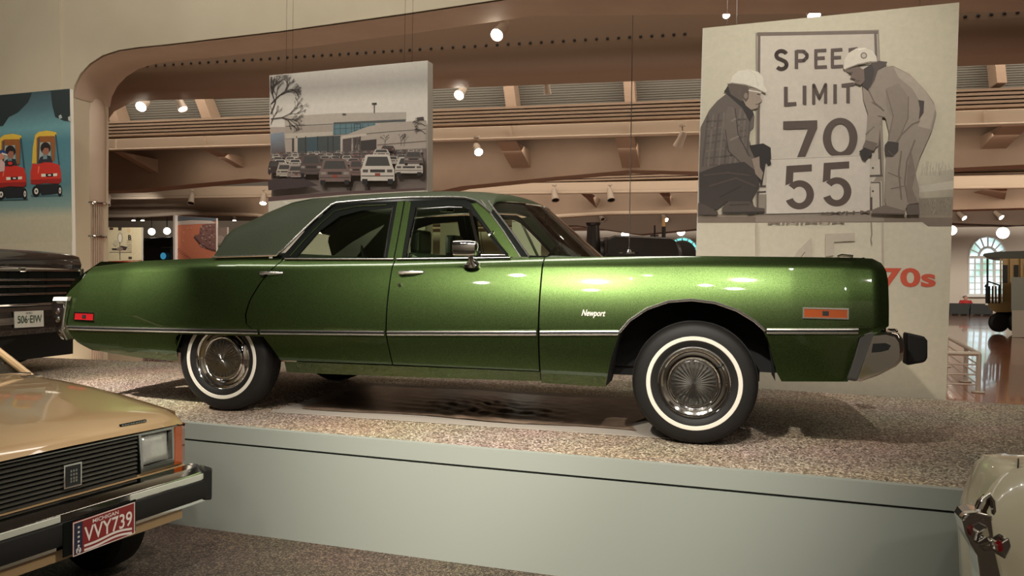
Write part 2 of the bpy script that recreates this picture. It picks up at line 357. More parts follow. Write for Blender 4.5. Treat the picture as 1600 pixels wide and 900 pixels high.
struct(MB().tube(pth, .05, 8).build('trim_21', M_LIGHTB, smooth=True))
for xs in [((908, 303), (925, 303), (932, 325)), ((1030, 301), (1046, 301), (1048, 322)), ((1555, 290), (1575, 290), (1570, 312))]:
    m = MB(); A = dp(*xs[0], 17.0); B = dp(*xs[1], 17.0); Cc = dp(*xs[2], 18.3); m.v += [A, B, Cc, A+E2*1.3, B+E2*1.3]; m.f += [[0, 1, 2], [0, 2, 3], [1, 4, 2], [0, 3, 4, 1]]
    struct(m.build('trim_%d' % (22+k), M_PINK)); k += 1
# --- deep beams of the far hall and its end wall
struct(MB().prism([dp(x, y, 26) for x, y in [(60, 325), (1750, 300), (1750, 338), (1590, 352), (1480, 348), (1095, 357), (1000, 366), (900, 352), (700, 352), (420, 352), (360, 356), (90, 355)]], E2*1.0).build('trim_60', mat('dark_brown_beam', (.16, .115, .085), .7)))
WZ = 7.5; DW = 43
e = dp(60, 400, DW); e.z = 0; f = dp(1900, 400, DW); f.z = 0
win = [(1513, 462), (1513, 402), (1515, 390), (1521, 379), (1531, 371), (1543, 369), (1556, 371), (1566, 379), (1572, 390), (1574, 402), (1574, 462)]
wp = [dp(x, y, DW) for x, y in win]
win2 = [(1040, 430), (1040, 396), (1042, 386), (1048, 377), (1057, 372), (1067, 370), (1077, 372), (1086, 378), (1091, 387), (1092, 396), (1092, 430)]
wp2 = [dp(x, y, DW) for x, y in win2]
M_FAR = mat('pale_far_wall', (.60, .54, .46), .8)
eT = e.copy(); eT.z = WZ; fT = f.copy(); fT.z = WZ
def foot(p): p = p.copy(); p.z = 0; return p
wallpts = [e, foot(wp2[0])] + wp2 + [foot(wp2[-1]), foot(wp[0])] + wp + [foot(wp[-1]), f, fT, eT]
struct(MB().prism(wallpts, E2*.5).build('wall_back', M_FAR))
for wq in (wp, wp2):
    a, b = wq[0], wq[-1]; struct(MB().prism([foot(a), foot(b), b, a], E2*.5).build('wall_back', M_FAR))
M_SKYG = mat('daylit_pane', (.7, .85, .95), .3, emit=(.55, .78, .95), es=1.1, noise=(1.2, (.25, .42, .33), .42, .62))
_nt = M_SKYG.node_tree; _r = [n for n in _nt.nodes if n.type == 'VALTORGB'][0]; _nt.links.new(_r.outputs[0], _nt.nodes['Principled BSDF'].inputs['Emission Color'])
M_WFR = mat('white_window_frame', (.75, .75, .72), .5)
def window(nm, pts, cx, apex, bot, x0, x1, spring, em):
    P = [dp(x, y, DW+.2) for x, y in pts]
    r = struct(MB().prism(P, E2*.05).build(nm, em))
    inn = [(cx+(x-cx)*.93, spring+(y-spring)*.95) for x, y in pts]
    MB().ring([dp(x, y, DW-.05) for x, y in pts], [dp(x, y, DW-.05) for x, y in inn], E2*.2).build('window_frame', M_WFR, r)
    mu = MB()
    for xx in (x0+(x1-x0)*t for t in (.17, .34, .5, .66, .83)): mu.tube([dp(xx, spring, DW), dp(xx, bot, DW)], .07 if abs(xx-(x0+(x1-x0)*.34)) < 1 or abs(xx-(x0+(x1-x0)*.66)) < 1 else .035, 4)
    n = int((bot-spring)/9)
    for i in range(n+1): mu.tube([dp(x0, spring+(bot-spring)*i/max(n, 1), DW), dp(x1, spring+(bot-spring)*i/max(n, 1), DW)], .035 if i else .09, 4)
    rr = (x1-x0)/2
    for i in range(1, 8):
        a = math.pi*i/8; mu.tube([dp(cx+rr*.45*math.cos(a), spring-(spring-apex)*.45*math.sin(a), DW), dp(cx+rr*math.cos(a), spring-(spring-apex)*math.sin(a), DW)], .035, 4)
    mu.tube([dp(cx+rr*.47*math.cos(math.pi*i/10), spring-(spring-apex)*.47*math.sin(math.pi*i/10), DW) for i in range(11)], .07, 4)
    mu.build('muntins', M_WFR, r)
    MB().prism([dp(x0-2, bot-1, DW-.3), dp(x1+2, bot-1, DW-.3), dp(x1+2, bot+2, DW-.3), dp(x0-2, bot+2, DW-.3)], E2*.3).build('window_sill', M_WFR, r)
window('window_1', win, 1543.5, 369, 462, 1513, 1574, 402, M_SKYG)
M_TEAL = mat('teal_pane', (.3, .7, .7), .3, emit=(.22, .75, .72), es=1.0)
window('window_2', win2, 1066, 370, 430, 1040, 1092, 396, M_TEAL)
# whitish vault and ledge over the far hall
struct(MB().prism([dp(60, 352, 36), dp(1750, 330, 36), dp(1750, 345, 36), dp(1480, 349, 36), dp(60, 364, 36)], E2*3).build('ceiling', M_BROWN))
# dark side zone of the far hall (black display wall behind the left column)
struct(MB().prism([dp(218, 600, 24.5), dp(440, 600, 24.5), dp(440, 372, 24.5), dp(218, 372, 24.5)], E2*.2).build('wall_black_partition', M_BLACKM))
struct(MB().prism([dp(90, 600, 25.0), dp(440, 600, 25.0), dp(440, 345, 25.0), dp(90, 345, 25.0)], E2*.2).build('wall_left_hall', M_FAR))
# ================================================================== PLATFORM
pe = [V(-9.0, 6.95, PZ), V(-2.12, 4.92, PZ), V(-.35, 4.37, PZ), V(1.01, 3.966, PZ), V(2.39, 3.54, PZ), V(4.6, 2.86, PZ)]
bk = [V(6.2, 5.5, PZ), V(4.12, 6.13, PZ), V(2.28, 6.78, PZ), V(1.6, 7.08, PZ), V(1.2, 8.6, PZ), V(-2.2, 8.6, PZ), V(-2.7, 7.86, PZ), V(-4.78, 8.2, PZ), V(-9, 9.0, PZ)]
plat = thing('display_platform', 'long raised grey-green display platform with gravel top under the green sedan', 'platform', (0, 6, 0))
MB().prism([p-V(0, 0, .02) for p in pe+bk], V(0, 0, .02)).build('gravel_top', M_GRAV, plat)
for i in range(len(pe)-1):
    a, b = pe[i], pe[i+1]; d = (b-a).normalized(); nn = V(d.y, -d.x, 0)
    A = a-nn*.03; B = b-nn*.03
    def strip(z0, z1, off): return [V(A.x, A.y, z0)+nn*off, V(B.x, B.y, z0)+nn*off, V(B.x, B.y, z1)+nn*off, V(A.x, A.y, z1)+nn*off]
    if i == 0 or i: pass
capm, seam, fas = MB(), MB(), MB()
def offp(p, o, z): return V(p.x-.285*o, p.y-.958*o, z)
def wallstrip(m, z0, z1, off, th): 
    fr = [offp(p, off, z0) for p in pe]; ft = [offp(p, off, z1) for p in pe]; br = [offp(p, off-th, z0) for p in pe]; bt = [offp(p, off-th, z1) for p in pe]
    m.quadgrid([fr, ft, bt, br, fr])
wallstrip(capm, .562, PZ+.003, .012, .05); wallstrip(seam, .545, .565, .0, .03); wallstrip(fas, .0, .548, .012, .04)
capm.build('cap_panel', M_PLAT, plat); seam.build('shadow_joint', M_BLACKM, plat); fas.build('fascia_panel', M_PLAT, plat)
MB().prism([p-V(0, 0, .66)+V(0, .08, 0) for p in pe]+[p-V(0, .05, .66) for p in bk], V(0, 0, .635)).build('plinth_core', M_BLACKM, plat)
# creased drip sheet lying under the car
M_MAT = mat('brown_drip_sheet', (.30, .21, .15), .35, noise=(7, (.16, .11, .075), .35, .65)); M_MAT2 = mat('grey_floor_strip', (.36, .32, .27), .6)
rows = []
for i in range(60):
    r = []
    for j in range(30):
        u = -1.15+2.35*i/59; v = -.55+1.18*j/29
        wv = math.sin(u*31+v*9+2*math.sin(v*14+u*5))*.5+math.sin(u*17-v*43+1.7*math.sin(u*9))*.5
        amp = .016*max(0, 1-abs(u-.1)/.85)*max(0, 1-abs(v-.15)/.62)
        r.append(CW(u + .03*math.sin(v*11), v + .03*math.sin(u*5), .012+amp*(wv+1)))
    rows.append(r)
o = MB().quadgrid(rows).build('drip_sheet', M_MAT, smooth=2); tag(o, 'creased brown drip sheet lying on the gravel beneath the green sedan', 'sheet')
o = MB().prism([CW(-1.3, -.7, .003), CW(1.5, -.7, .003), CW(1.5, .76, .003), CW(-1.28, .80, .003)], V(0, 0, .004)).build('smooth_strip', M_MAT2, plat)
# ================================================================== GREEN SEDAN
car = thing('green_sedan', 'long green metallic four-door sedan with vinyl roof and whitewall tyres', 'car', CO)
TOPB = [(-3.2, .93), (-2.95, .965), (-2.78, .99), (-2.34, 1.036), (-1.66, 1.068), (-1.05, 1.066), (-.35, 1.073), (.63, 1.094), (1.6, 1.112), (2.43, 1.112), (2.62, 1.105)]
TRM = [(-2.9, .543), (-1.25, .575), (-.33, .600), (.65, .636), (1.14, .655), (1.96, .693), (2.43, .708), (2.62, .715)]
PLAN = [(-3.1, .90), (-2.8, .945), (-2.4, .975), (-1.5, 1.0), (1.2, 1.0), (2.1, .985), (2.4, .965), (2.53, .94), (2.61, .89)]
def Sv(u, z):
    P = interp(PLAN, u); tr = interp(TRM, u); tp = interp(TOPB, u)
    if z >= tr: x = (z-tr)/(tp-tr); d = .115*max(0, x-.03)**2.0+.035*max(0, x-.86)**1.6/.043
    else: x = (tr-z)/(tr-.31); d = .004+.085*x**1.4
    return P-d
ARCH = [(1.055, .32), (1.08, .45), (1.115, .58), (1.145, .66), (1.20, .73), (1.30, .80), (1.42, .845), (1.55, .858), (1.68, .845), (1.80, .805), (1.90, .745), (1.955, .695), (1.985, .60), (2.01, .50), (2.02, .405)]
def rows_of(L, R, bot, top, n=46, m=26, side=1, us=None):
    rows = []
    for j in range(m+1):
        t = j/m; t = t*.7+.3*(1-(1-t)**2); zn = .31+(1.09-.31)*t; r = []
        for s in (us or [i/n for i in range(n+1)]):
            u = L(zn)+(R(zn)-L(zn))*s; z = max(bot(u), .31+(top(u)-.31)*t)
            r.append(CW(u, side*Sv(u, z), z))
        rows.append(r)
    return rows
def arch_us(L, R, n=40):     # clustered columns through the arch break points
    us = set(i/n for i in range(n+1))
    for a, _ in ARCH:
        for e in (-.003, 0, .003): us.add(min(1, max(0, (a+e-L)/(R-L))))
    return sorted(us)
top = lambda u: interp(TOPB, u)
def const(a): return lambda z: a
def smooth_skin(o, side):      # exact normals of the body surface
    me = o.data; bm = bmesh.new(); bm.from_mesh(me); bmesh.ops.dissolve_degenerate(bm, edges=bm.edges, dist=1e-4); bmesh.ops.triangulate(bm, faces=[f for f in bm.faces if len(f.verts) > 4]); bm.to_mesh(me); bm.free()
    off = root_loc(o.parent); N = []
    def S3(u, z): return CW(u, side*Sv(u, z), z)
    for v in me.vertices:
        q = v.co+off-CO; u = q.dot(CU); z = q.z; e = .004
        n = (S3(u+e, z)-S3(u-e, z)).cross(S3(u, z+e)-S3(u, z-e)).normalized(); n = n if n.dot(CV*side) > 0 else -n; N.append(n)
    if me.polygons and sum((p.normal.dot(CV*side) > 0) for p in me.polygons) < len(me.polygons)/2: me.flip_normals()
    me.normals_split_custom_set_from_vertices(N)
door_bot = lambda u: interp([(-1.1, .385), (-.3, .395), (.64, .40)], u)
# pixel-traced shut line of the rear door (leading edge of the quarter panel)
SH = [(.30, -1.09), (.40, -1.13), (.50, -1.19), (.575, -1.245), (.60, -1.30), (.63, -1.345), (.70, -1.355), (.80, -1.33), (.92, -1.27), (1.0, -1.215), (1.07, -1.16)]
shut = lambda z: interp(SH, z)
BP = lambda z: interp([(.3, -.30), (.6, -.335), (1.07, -.335)], z)
ENDF = lambda z: interp([(.40, 2.40), (.69, 2.45), (.70, 2.606), (.98, 2.606), (1.03, 2.597), (1.07, 2.575), (1.095, 2.52), (1.2, 2.42)], z)
REAR = lambda z: interp([(.33, -2.62), (.42, -2.78), (.52, -2.86), (.60, -2.885), (.74, -2.95), (.80, -2.965), (.90, -2.90), (.99, -2.80), (1.1, -2.76)], z)
qbot = lambda u: interp([(-3, .50), (-2.86, .46), (-2.70, .385), (-2.3, .35), (-1.93, .335), (-1.925, .50), (-1.90, .535), (-1.2, .545)], u)
wheelbot = lambda u: interp([(-1.40, .54), (-1.262, .54), (-1.20, .48), (-1.12, .38), (-1.08, .33), (-.3, .395)], u)
fbot = lambda u: (interp(ARCH, u) if 1.055 <= u <= 2.02 else interp([(.6, .325), (1.055, .32), (2.02, .405), (2.62, .43)], u))
for side in (1, -1):
    sfx = [('rear_quarter_panel', lambda: MB().quadgrid(rows_of(REAR, lambda z: shut(z)-.006, qbot, top, side=side, us=sorted(set([i/50 for i in range(51)]+[(x+3)/1.7 for x in (-2.0,)]+[.59, .6, .605, .61, .615, .62]))))),
           ('rear_door', lambda: MB().quadgrid(rows_of(lambda z: shut(z)+.004, lambda z: BP(z)-.004, lambda u: max(wheelbot(u), door_bot(u)) if u > -1.12 else wheelbot(u), top, side=side))),
           ('front_door', lambda: MB().quadgrid(rows_of(lambda z: BP(z)+.004, const(.652), door_bot, top, side=side))),
           ('front_fender', lambda: MB().quadgrid(rows_of(const(.662), ENDF, fbot, top, side=side, us=arch_us(.662, 2.606))))]
    objs = {}
    for nm, fn in sfx:
        o = fn().build(nm, M_GREEN, car, smooth=2); objs[nm] = o
        smooth_skin(o, side)
    # sill strip below the doors
    rows = []
    for j in range(5):
        z = .312+.075*j/4; r = []
        for i in range(24):
            u = -1.10+1.755*i/23; zz = interp([(-1.1, .30), (-.3, .312), (.655, .333)], u); z2 = interp([(-1.1, .378), (.655, .394)], u); z_ = zz+(z2-zz)*j/4
            r.append(CW(u, side*(Sv(u, z_)-.008), z_))
        rows.append(r)
    MB().quadgrid(rows).build('sill_panel', M_GREEN, car, smooth=2)
    # bright side mouldings with black inlay, one per panel
    for nm, ua, ub in [('rear_quarter_panel', -2.87, -1.255), ('rear_door', -1.235, -.345), ('front_door', -.325, .645), ('front_fender', .668, 1.137), ('front_fender', 1.962, 2.44)]:
        def mo(u, dz, off): z = interp(TRM, u)+dz; return CW(u, side*(Sv(u, z)+off), z)
        us = [ua+(ub-ua)*i/24 for i in range(25)]
        m = MB().quadgrid([[mo(u, dz, of) for u in us] for dz, of in ((-.017, .0), (-.016, .010), (-.006, .014), (-.006, .009), (.006, .009), (.006, .014), (.014, .012), (.016, .0))])
        o = m.build('side_moulding', M_BRIGHT, objs[nm], smooth=True)
        m = MB().quadgrid([[mo(u, dz, .0105) for u in us] for dz in (-.0055, .0055)])
        m.build('moulding_inlay', M_TRIMB, objs[nm], smooth=True)
    # bright lip around the front arch
    pth = [CW(u, side*(Sv(u, z)+.006), z) for u, z in ARCH if z > .655]
    pth = [pth[0]-CU*.01] + pth
    MB().tube(pth, .0085, 8).build('arch_moulding', M_BRIGHT, objs['front_fender'], smooth=True)
    # inner arch return, dark
    r1 = [CW(u, side*(Sv(u, z)-.004), z) for u, z in ARCH]; r2 = [CW(u, side*.60, z) for u, z in ARCH]
    MB().quadgrid([r1, r2]).build('wheel_well', M_DARK, car)
    # door handles
    for nm, hx, hy in (('rear_door', 425, 427), ('front_door', 642, 426)):
        u0, z0 = cpx(hx, hy, .93); d = MB()
        o = MB().tube([CW(u0-.075, side*(Sv(u0, z0)+.0), z0), CW(u0-.065, side*(Sv(u0, z0)+.03), z0), CW(u0+.02, side*(Sv(u0, z0)+.032), z0+.003), CW(u0+.085, side*(Sv(u0, z0)+.004), z0+.003)], [.012, .012, .010, .006], 8).build('door_handle', M_BRIGHT, objs[nm], smooth=True)
        MB().lathe(CW(u0-.05, side*Sv(u0, z0), z0-.004), CV*side, [(.0, .034), (.014, .032), (.016, .0)], 16).build('door_button', M_CHROME, objs[nm], smooth=True)
        MB().prism([CW(u0-.05, side*(Sv(u0, z0)+.002), z0-.016), CW(u0+.09, side*(Sv(u0, z0)+.002), z0-.008), CW(u0+.09, side*(Sv(u0, z0+.014)+.002), z0+.014), CW(u0-.05, side*(Sv(u0, z0+.014)+.002), z0+.014)], CV*side*.001).build('handle_recess', M_TRIMB, objs[nm])
    u0, z0 = cpx(626, 445, .95)
    MB().lathe(CW(u0, side*Sv(u0, z0), z0), CV*side, [(0, .012), (.011, .012), (.014, .0)], 14).build('lock_cylinder', M_CHROME, objs['front_door'], smooth=True)
    # side marker lamps
    for nm, x0, y0, x1, y1, lm, fr in (('front_fender', 1256, 484, 1324, 495, M_AMB, .97), ('rear_quarter_panel', 117, 490, 148, 499, M_RED, .95)):
        ua, za = cpx(x0, y1, fr); ub, zb = cpx(x1, y0, fr)
        def q(u, z, of): return CW(u, side*(Sv(u, z)+of), z)
        g = .008
        o = MB().ring([q(ua-g, za-g, -.004), q(ub+g, za-g, -.004), q(ub+g, zb+g, -.004), q(ua-g, zb+g, -.004)], [q(ua, za, -.004), q(ub, za, -.004), q(ub, zb, -.004), q(ua, zb, -.004)], CV*side*.014).build('side_marker', M_CHROME, objs[nm])
        MB().prism([q(ua, za, 0), q(ub, za, 0), q(ub, zb, 0), q(ua, zb, 0)], CV*side*.007).build('marker_lens', lm, objs[nm])
        uc = (ua+ub)/2; zc = (za+zb)/2
        MB().prism([q(uc-.016, zc-.012, .004), q(uc+.016, zc-.012, .004), q(uc+.016, zc+.012, .004), q(uc-.016, zc+.012, .004)], CV*side*.006).build('marker_emblem', M_TRIMB, objs[nm])
    if side == 1:
        vs, fs = text_mesh('Newport', .02)
        m = MB(); ua, za = cpx(910, 496, .97); ub, zb = cpx(946, 486, .97)
        for x, y in vs:
            u = ua+(ub-ua)*x+.012*(y-.3); z = za+(zb-za)*y*1.15
            m.v.append(CW(u, Sv(u, z)+.006, z))
        m.f = fs; o = m.build('script_badge', mat('bright_script', (.75, .70, .6), .35, .3), objs['front_fender'], fix=False); md = o.modifiers.new('t', 'SOLIDIFY'); md.thickness = .004
# hood, cowl and deck
def topskin(ua, ub, name, m, crown=.02, nn=24, vmax=None, parent=None, zoff=0):
    rows = []
    for i in range(nn+1):
        u = ua+(ub-ua)*i/nn; r = []
        for j in range(25):
            s = -1+2*j/24; v = (Sv(u, top(u)) if vmax is None else vmax)*s; z = top(u)+crown*(1-s*s)-.004*(abs(s) > .99)+zoff
            r.append(CW(u, v, z))
        rows.append(r)
    return MB().quadgrid(rows).build(name, m, parent or car, smooth=2)
topskin(1.02, 2.44, 'hood', M_GREEN, .012)
topskin(.80, 1.015, 'cowl', mat('brown_reflecting_cowl', (.05, .07, .02), .3, .5), .012)
topskin(-2.76, -1.80, 'trunk_lid', M_GREEN, .01)
MB().tube([CW(1.0, .62, 1.118), CW(.95, .2, 1.128), CW(.93, -.2, 1.13)], .006, 6).build('wiper', M_SEAL, car, smooth=True)
MB().tube([CW(2.34, .86, 1.115), CW(2.36, .86, 1.124), CW(2.42, .86, 1.118)], .008, 6).build('turn_indicator', M_CHROME, car, smooth=True)
# nose: header panel, grille, lamps; tail panel
rows = []
for z in (.71, .80, .90, .98, 1.03, 1.07, 1.095, 1.115):
    u = ENDF(z); rows.append([CW(u-.012+.03*(1-(s/12-1)**2), (Sv(min(u, 2.6), z)-.006)*(s/12-1), z) for s in range(25)])
MB().quadgrid(rows).build('nose_panel', M_GREEN, car, smooth=2)
g = MB().box(CW(2.575, 0, .87), CU*.03, CV*.46, V(0, 0, .10)).build('grille', M_SEAL, car)
for i in range(9): MB().box(CW(2.606, 0, .785+i*.021), CU*.006, CV*.45, V(0, 0, .003)).build('grille_bar', M_CHROME, g)
for v in (.78, .58, -.58, -.78):
    h = MB().lathe(CW(2.545, v, .87), CU, [(.10, 0), (.10, .05), (.09, .055)], 24).build('headlamp', M_CHROME, car, smooth=True)
    MB().lathe(CW(2.545, v, .87), CU, [(0, .062), (.06, .057), (.09, .045)], 24).build('headlamp_lens', M_CLEAR, h, smooth=True)
rows = []
for z in (.40, .52, .62, .74, .82, .90, .99, 1.03):
    u = REAR(z); rows.append([CW(u+.012-.05*(1-(s/12-1)**2), (Sv(u, z)-.006)*(s/12-1), z) for s in range(25)])
MB().quadgrid(rows).build('tail_panel', M_GREEN, car, smooth=2)
# front bumper: chrome wrap, filler and rubber guards
P = lambda x, y, v: cpx(x, y, v)
bmp = [(1365, 519), (1388, 517), (1404, 521), (1411, 531), (1413, 545), (1411, 562), (1400, 573), (1370, 588), (1343, 597), (1338, 596), (1350, 560)]
pts = [P(x, y, .93) for x, y in bmp]
def wrap(v): return [CW(u, v, z) for u, z in pts]
m = MB(); rws = []
for v, sc, du in [(-.93, .80, -.05), (-.92, 1, 0), (-.75, 1, .035), (-.4, 1, .06), (0, 1, .07), (.4, 1, .06), (.75, 1, .035), (.90, 1, .008), (.945, .97, -.004), (.965, .86, -.015)]:
    cu = sum(u for u, z in pts)/len(pts); cz = sum(z for u, z in pts)/len(pts)
    rws.append([CW(cu+(u-cu)*sc+du, v, cz+(z-cz)*sc) for u, z in pts])
m.quadgrid(rws, True).fan(rws[0]).fan(rws[-1], True)
fb = m.build('front_bumper', M_CHROME, car, smooth=True)
_sl = [P(x, y, .967) for x, y in [(1364, 537), (1384, 536), (1392, 540), (1388, 547), (1376, 550), (1362, 551)]]
MB().prism([CW(u, .9665, z) for u, z in _sl], CV*.002).build('bumper_slot', M_TRIMB, fb)
gpt = [(1409, 520), (1436, 526), (1441, 532), (1441, 559), (1437, 566), (1408, 571)]
for v in (.55, -.62):
    gp = [P(x, y, v+.06) for x, y in (gpt if v > 0 else gpt)]
    if v < 0: gp = [P(x, y, .61) for x, y in gpt]
    MB().prism([CW(u+.03, v-.06, z) for u, z in gp], CV*.12).build('bumper_guard', M_RUB, fb, bevel=.012)
ru = [P(x, y, .93) for x, y in [(1411, 538), (1416, 540), (1416, 556), (1411, 558)]]
MB().quadgrid([[CW(u+.06*(1-(v/.9)**2)-.005, v, z) for u, z in ru] for v in (-.9, -.6, -.3, 0, .3, .6, .9)], True).build('rubber_strip', M_RUB, fb, smooth=True)
MB().lathe(CW(*[P(1394, 516, .8)[0], .8, P(1394, 516, .8)[1]]), V(0, 0, 1), [(0, .012), (.02, .01), (.03, 0), (.03, -.02)], 14).build('bumper_bolt', M_CHROME, fb, smooth=True)
fl_ = [P(x, y, .945) for x, y in [(1345, 521), (1362, 517), (1370, 521), (1358, 553), (1340, 597), (1323, 594), (1330, 575)]]
for sd in (1, -1):
    MB().prism([CW(u, sd*.90, z) for u, z in fl_], CV*sd*.04).build('bumper_filler', mat('grey_filler_rubber', (.04, .038, .032), .55), car, bevel=.012)
# rear bumper end with its deep chrome column
rp = [(84, 470), (101, 471), (104, 478), (101, 500), (98, 523), (101, 532), (92, 527), (87, 522), (84, 500), (79, 480), (80, 471)]
rp = [(79, 473), (84, 470), (101, 471), (103, 476), (99, 500), (97, 522), (100, 532), (95, 531), (91, 525), (87, 520), (82, 495)]
rpt = [P(x, y, .93) for x, y in rp]; cu = sum(u for u, z in rpt)/len(rpt); cz = sum(z for u, z in rpt)/len(rpt)
m = MB(); rws = []
for v, sc, du in [(-.94, .8, .03), (-.92, 1, .0), (-.7, 1, -.03), (0, 1, -.06), (.7, 1, -.03), (.90, 1, 0), (.93, .95, .004), (.945, .8, .01)]:
    rws.append([CW(cu+(u-cu)*sc+du, v, cz+(z-cz)*sc) for u, z in rpt])
m.quadgrid(rws, True).fan(rws[0]).fan(rws[-1], True); rb = m.build('rear_bumper', M_CHROME, car, smooth=True)
for z in (.53, .60, .66):
    MB().lathe(CW(cu+(.0 if z > .55 else .03), .94, z), CV, [(0, .012), (.018, .008), (.026, 0)], 14).build('bumper_boss', M_CHROME, rb, smooth=True)
for sd in (1, -1):
    a_ = [P(x, y, .95) for x, y in [(84, 464), (106, 464), (104, 470), (82, 470)]]
    MB().prism([CW(u, sd*.92, z) for u, z in a_], CV*sd*.03).build('corner_trim', M_EDGE, car)
    MB().tube([CW(*[P(104, 470, .95)[0], sd*.952, P(104, 470, .95)[1]]), CW(P(100, 500, .95)[0], sd*.955, P(100, 500, .95)[1]), CW(P(98, 516, .95)[0], sd*.955, P(98, 516, .95)[1]), CW(P(101, 531, .95)[0], sd*.93, P(101, 531, .95)[1])], .007, 6).build('edge_moulding', M_BRIGHT, car, smooth=True)
    MB().tube([CW(P(121, 428, .9)[0], sd*(Sv(-2.8, .97)+.001), P(121, 428, .9)[1]), CW(P(106, 464, .94)[0], sd*(Sv(-2.86, .8)+.001), P(106, 464, .94)[1])], .003, 5).build('tail_seam', M_TRIMB, car)
# underside, cabin floor, inner doors
un = MB()
def bx(u0, u1, v0, v1, z0, z1): un.box(CW((u0+u1)/2, (v0+v1)/2, (z0+z1)/2), CU*(u1-u0)/2, CV*(v1-v0)/2, V(0, 0, (z1-z0)/2))
bx(-2.5, 1.95, -.62, .62, .36, .44); bx(1.0, 2.5, -.64, .64, .42, 1.02); bx(-2.6, -1.78, -.64, .64, .42, .98)
for s in (1, -1):
    a, b = sorted((s*.80, s*.86)); bx(-1.05, .98, a, b, .36, 1.0)
    a, b = sorted((s*.62, s*.86)); bx(-1.05, .98, a, b, .33, .40)
    a, b = sorted((s*.63, s*.85)); bx(1.0, 2.45, a, b, .90, 1.04); bx(-2.6, -1.08, a, b, .78, .97); bx(2.1, 2.4, a, b, .46, .9); bx(-2.6, -2.02, a, b, .42, .8)
un.build('underbody', M_DARK, car)
MB().tube([CW(-2.2, .45, .30), CW(-1.98, .74, .29), CW(-1.95, .80, .29)], .03, 12).build('exhaust_pipe', M_BRUSH, car, smooth=True)
# ---- wheels
def wheel(uc, side, zc=.36, steer=0):
    c = CW(uc, side*.79, zc); ax = (CV*side)
    if steer: ax = Quaternion((0, 0, 1), steer) @ ax
    cs = 1 if side == 1 else 0
    w_ = MB().lathe(c, ax, [(.205, -.10), (.23, -.112), (.29, -.115), (.335, -.10), (.355, -.07), (.3625, -.03), (.3635, .0), (.3625, .03), (.357, .07), (.345, .092), (.33, .103), (.30, .111), (.275, .114), (.245, .113), (.222, .106), (.205, .095)], 72)
    t = w_.build('wheel', M_RUB, car, smooth=2)
    for k in range(-2, 3):
        MB().lathe(c, ax, [(.3605, k*.024-.0035), (.3655-abs(k)*.0009, k*.024-.003), (.3655-abs(k)*.0009, k*.024+.003), (.3605, k*.024+.0035)], 64).build('tread_rib', M_RUB, t, smooth=True)
    MB().lathe(c, ax, [(.276, .1135), (.274, .1165), (.253, .1165), (.250, .1125)], 72).build('whitewall', M_WW, t, smooth=True)
    MB().lathe(c, ax, [(.213, .094), (.214, .100), (.207, .106), (.200, .100), (.190, .078), (.178, .072), (.166, .078), (.160, .084), (.155, .078)], 72).build('trim_ring', M_CHROME, t, smooth=True)
    MB().lathe(c, ax, [(.150, .08), (.155, .094), (.148, .101), (.141, .097), (.137, .088), (.130, .088)], 72).build('hubcap_rim', M_CHROME, t, smooth=True)
    MB().lathe(c, ax, [(.131, .088), (.128, .098), (.09, .102), (.05, .105), (.012, .108), (.0, .1085)], 60, lambda i, k: (.0011 if (k % 2 and 0 < i < 5) else 0)*(1 if i > 1 else .6)).build('hubcap_disc', M_BRUSH, t)
    for k in range(28):
        a = k*2*math.pi/28; e1 = ax.cross(V(0, 0, 1)).normalized(); e2 = ax.cross(e1)
        d = e1*math.cos(a)+e2*math.sin(a)
        MB().box(c+ax*.1015+d*.118, d*.006, ax.cross(d)*.0025, ax*.0015).build('hubcap_notch', M_TRIMB, t)
    d = (ax.cross(V(0, 0, 1)).normalized()*(-.82)+V(0, 0, .57)); 
    MB().lathe(c+ax*.075+d*.178, ax, [(0, .03), (.006, .03), (.007, .0)], 8).build('valve_stem', M_TRIMB, t, smooth=True)
    return t
uF = cpx(1084, 602, .9)[0]; uR = cpx(346, 562, .9)[0]
wheel(uF, 1, .3665); wheel(uR, 1, .3665); wheel(uF, -1, .3665); wheel(uR, -1, .3665)
# ---- greenhouse: everything on the inclined side surface G(z)
def Gv(z): return .868-(z-1.07)*.50
def gq(x, y, off=0):
    z = 1.2
    for _ in range(8): u, z = cpx(x, y, Gv(z))
    return u, z
def gp(pts, off=0, side=1):
    r = []
    for x, y in pts:
        u, z = gq(x, y); r.append(CW(u, side*(Gv(z)+off), z))
    return r
# roof skin. lower edge (chrome rail) and crown line measured on the photo
rail = [(333, 402), (432, 399), (443, 391), (462, 372), (490, 345), (519, 320), (527, 317), (560, 314), (600, 311), (640, 309), (700, 308), (728, 309), (745, 314), (758, 324), (768, 333)]
crown = [(333, 401), (395, 361), (440, 333), (475, 319), (510, 312), (560, 305.5), (640, 300.5), (700, 299), (760, 300), (800, 304), (835, 310), (868, 326)]
RL = [gq(x, y) for x, y in rail]
CR = []
for x, y in crown: CR.append(cpx(x, y, .45))
CR[0] = (RL[0][0], RL[0][1]+.004)
ur0, ur1 = RL[0][0]+.001, RL[-1][0]
uB = -.98       # backlight header station
def roofrow(u, zlo=None):
    zl = interp(RL, u) if zlo is None else zlo; zt = max(interp(CR, u), zl+.004); r = []
    g0 = Gv(zl); inn = min(interp([(uB-.12, .60), (uB+.22, .42)], u), g0-.05)
    for j in range(15):
        t = j/14; zz = zl+(zt-.03-zl)*t*.8 if zt-.03 > zl else zl
        ang = t*math.pi/2
        # straight lean first, then a rounded shoulder
        zs = zl + (zt-zl)*(math.sin(ang)**.9); gs = Gv(zs)
        sh = (1-math.cos(ang))**1.6*(.30 if u > uB+.2 else .12+.18*max(0, (u-uB)/.2))
        r.append((max(gs-sh*min(1, (zt-1.06)/.3), inn), zs))
    return r, zt
us = [ur0+(ur1-ur0)*i/70 for i in range(71)]
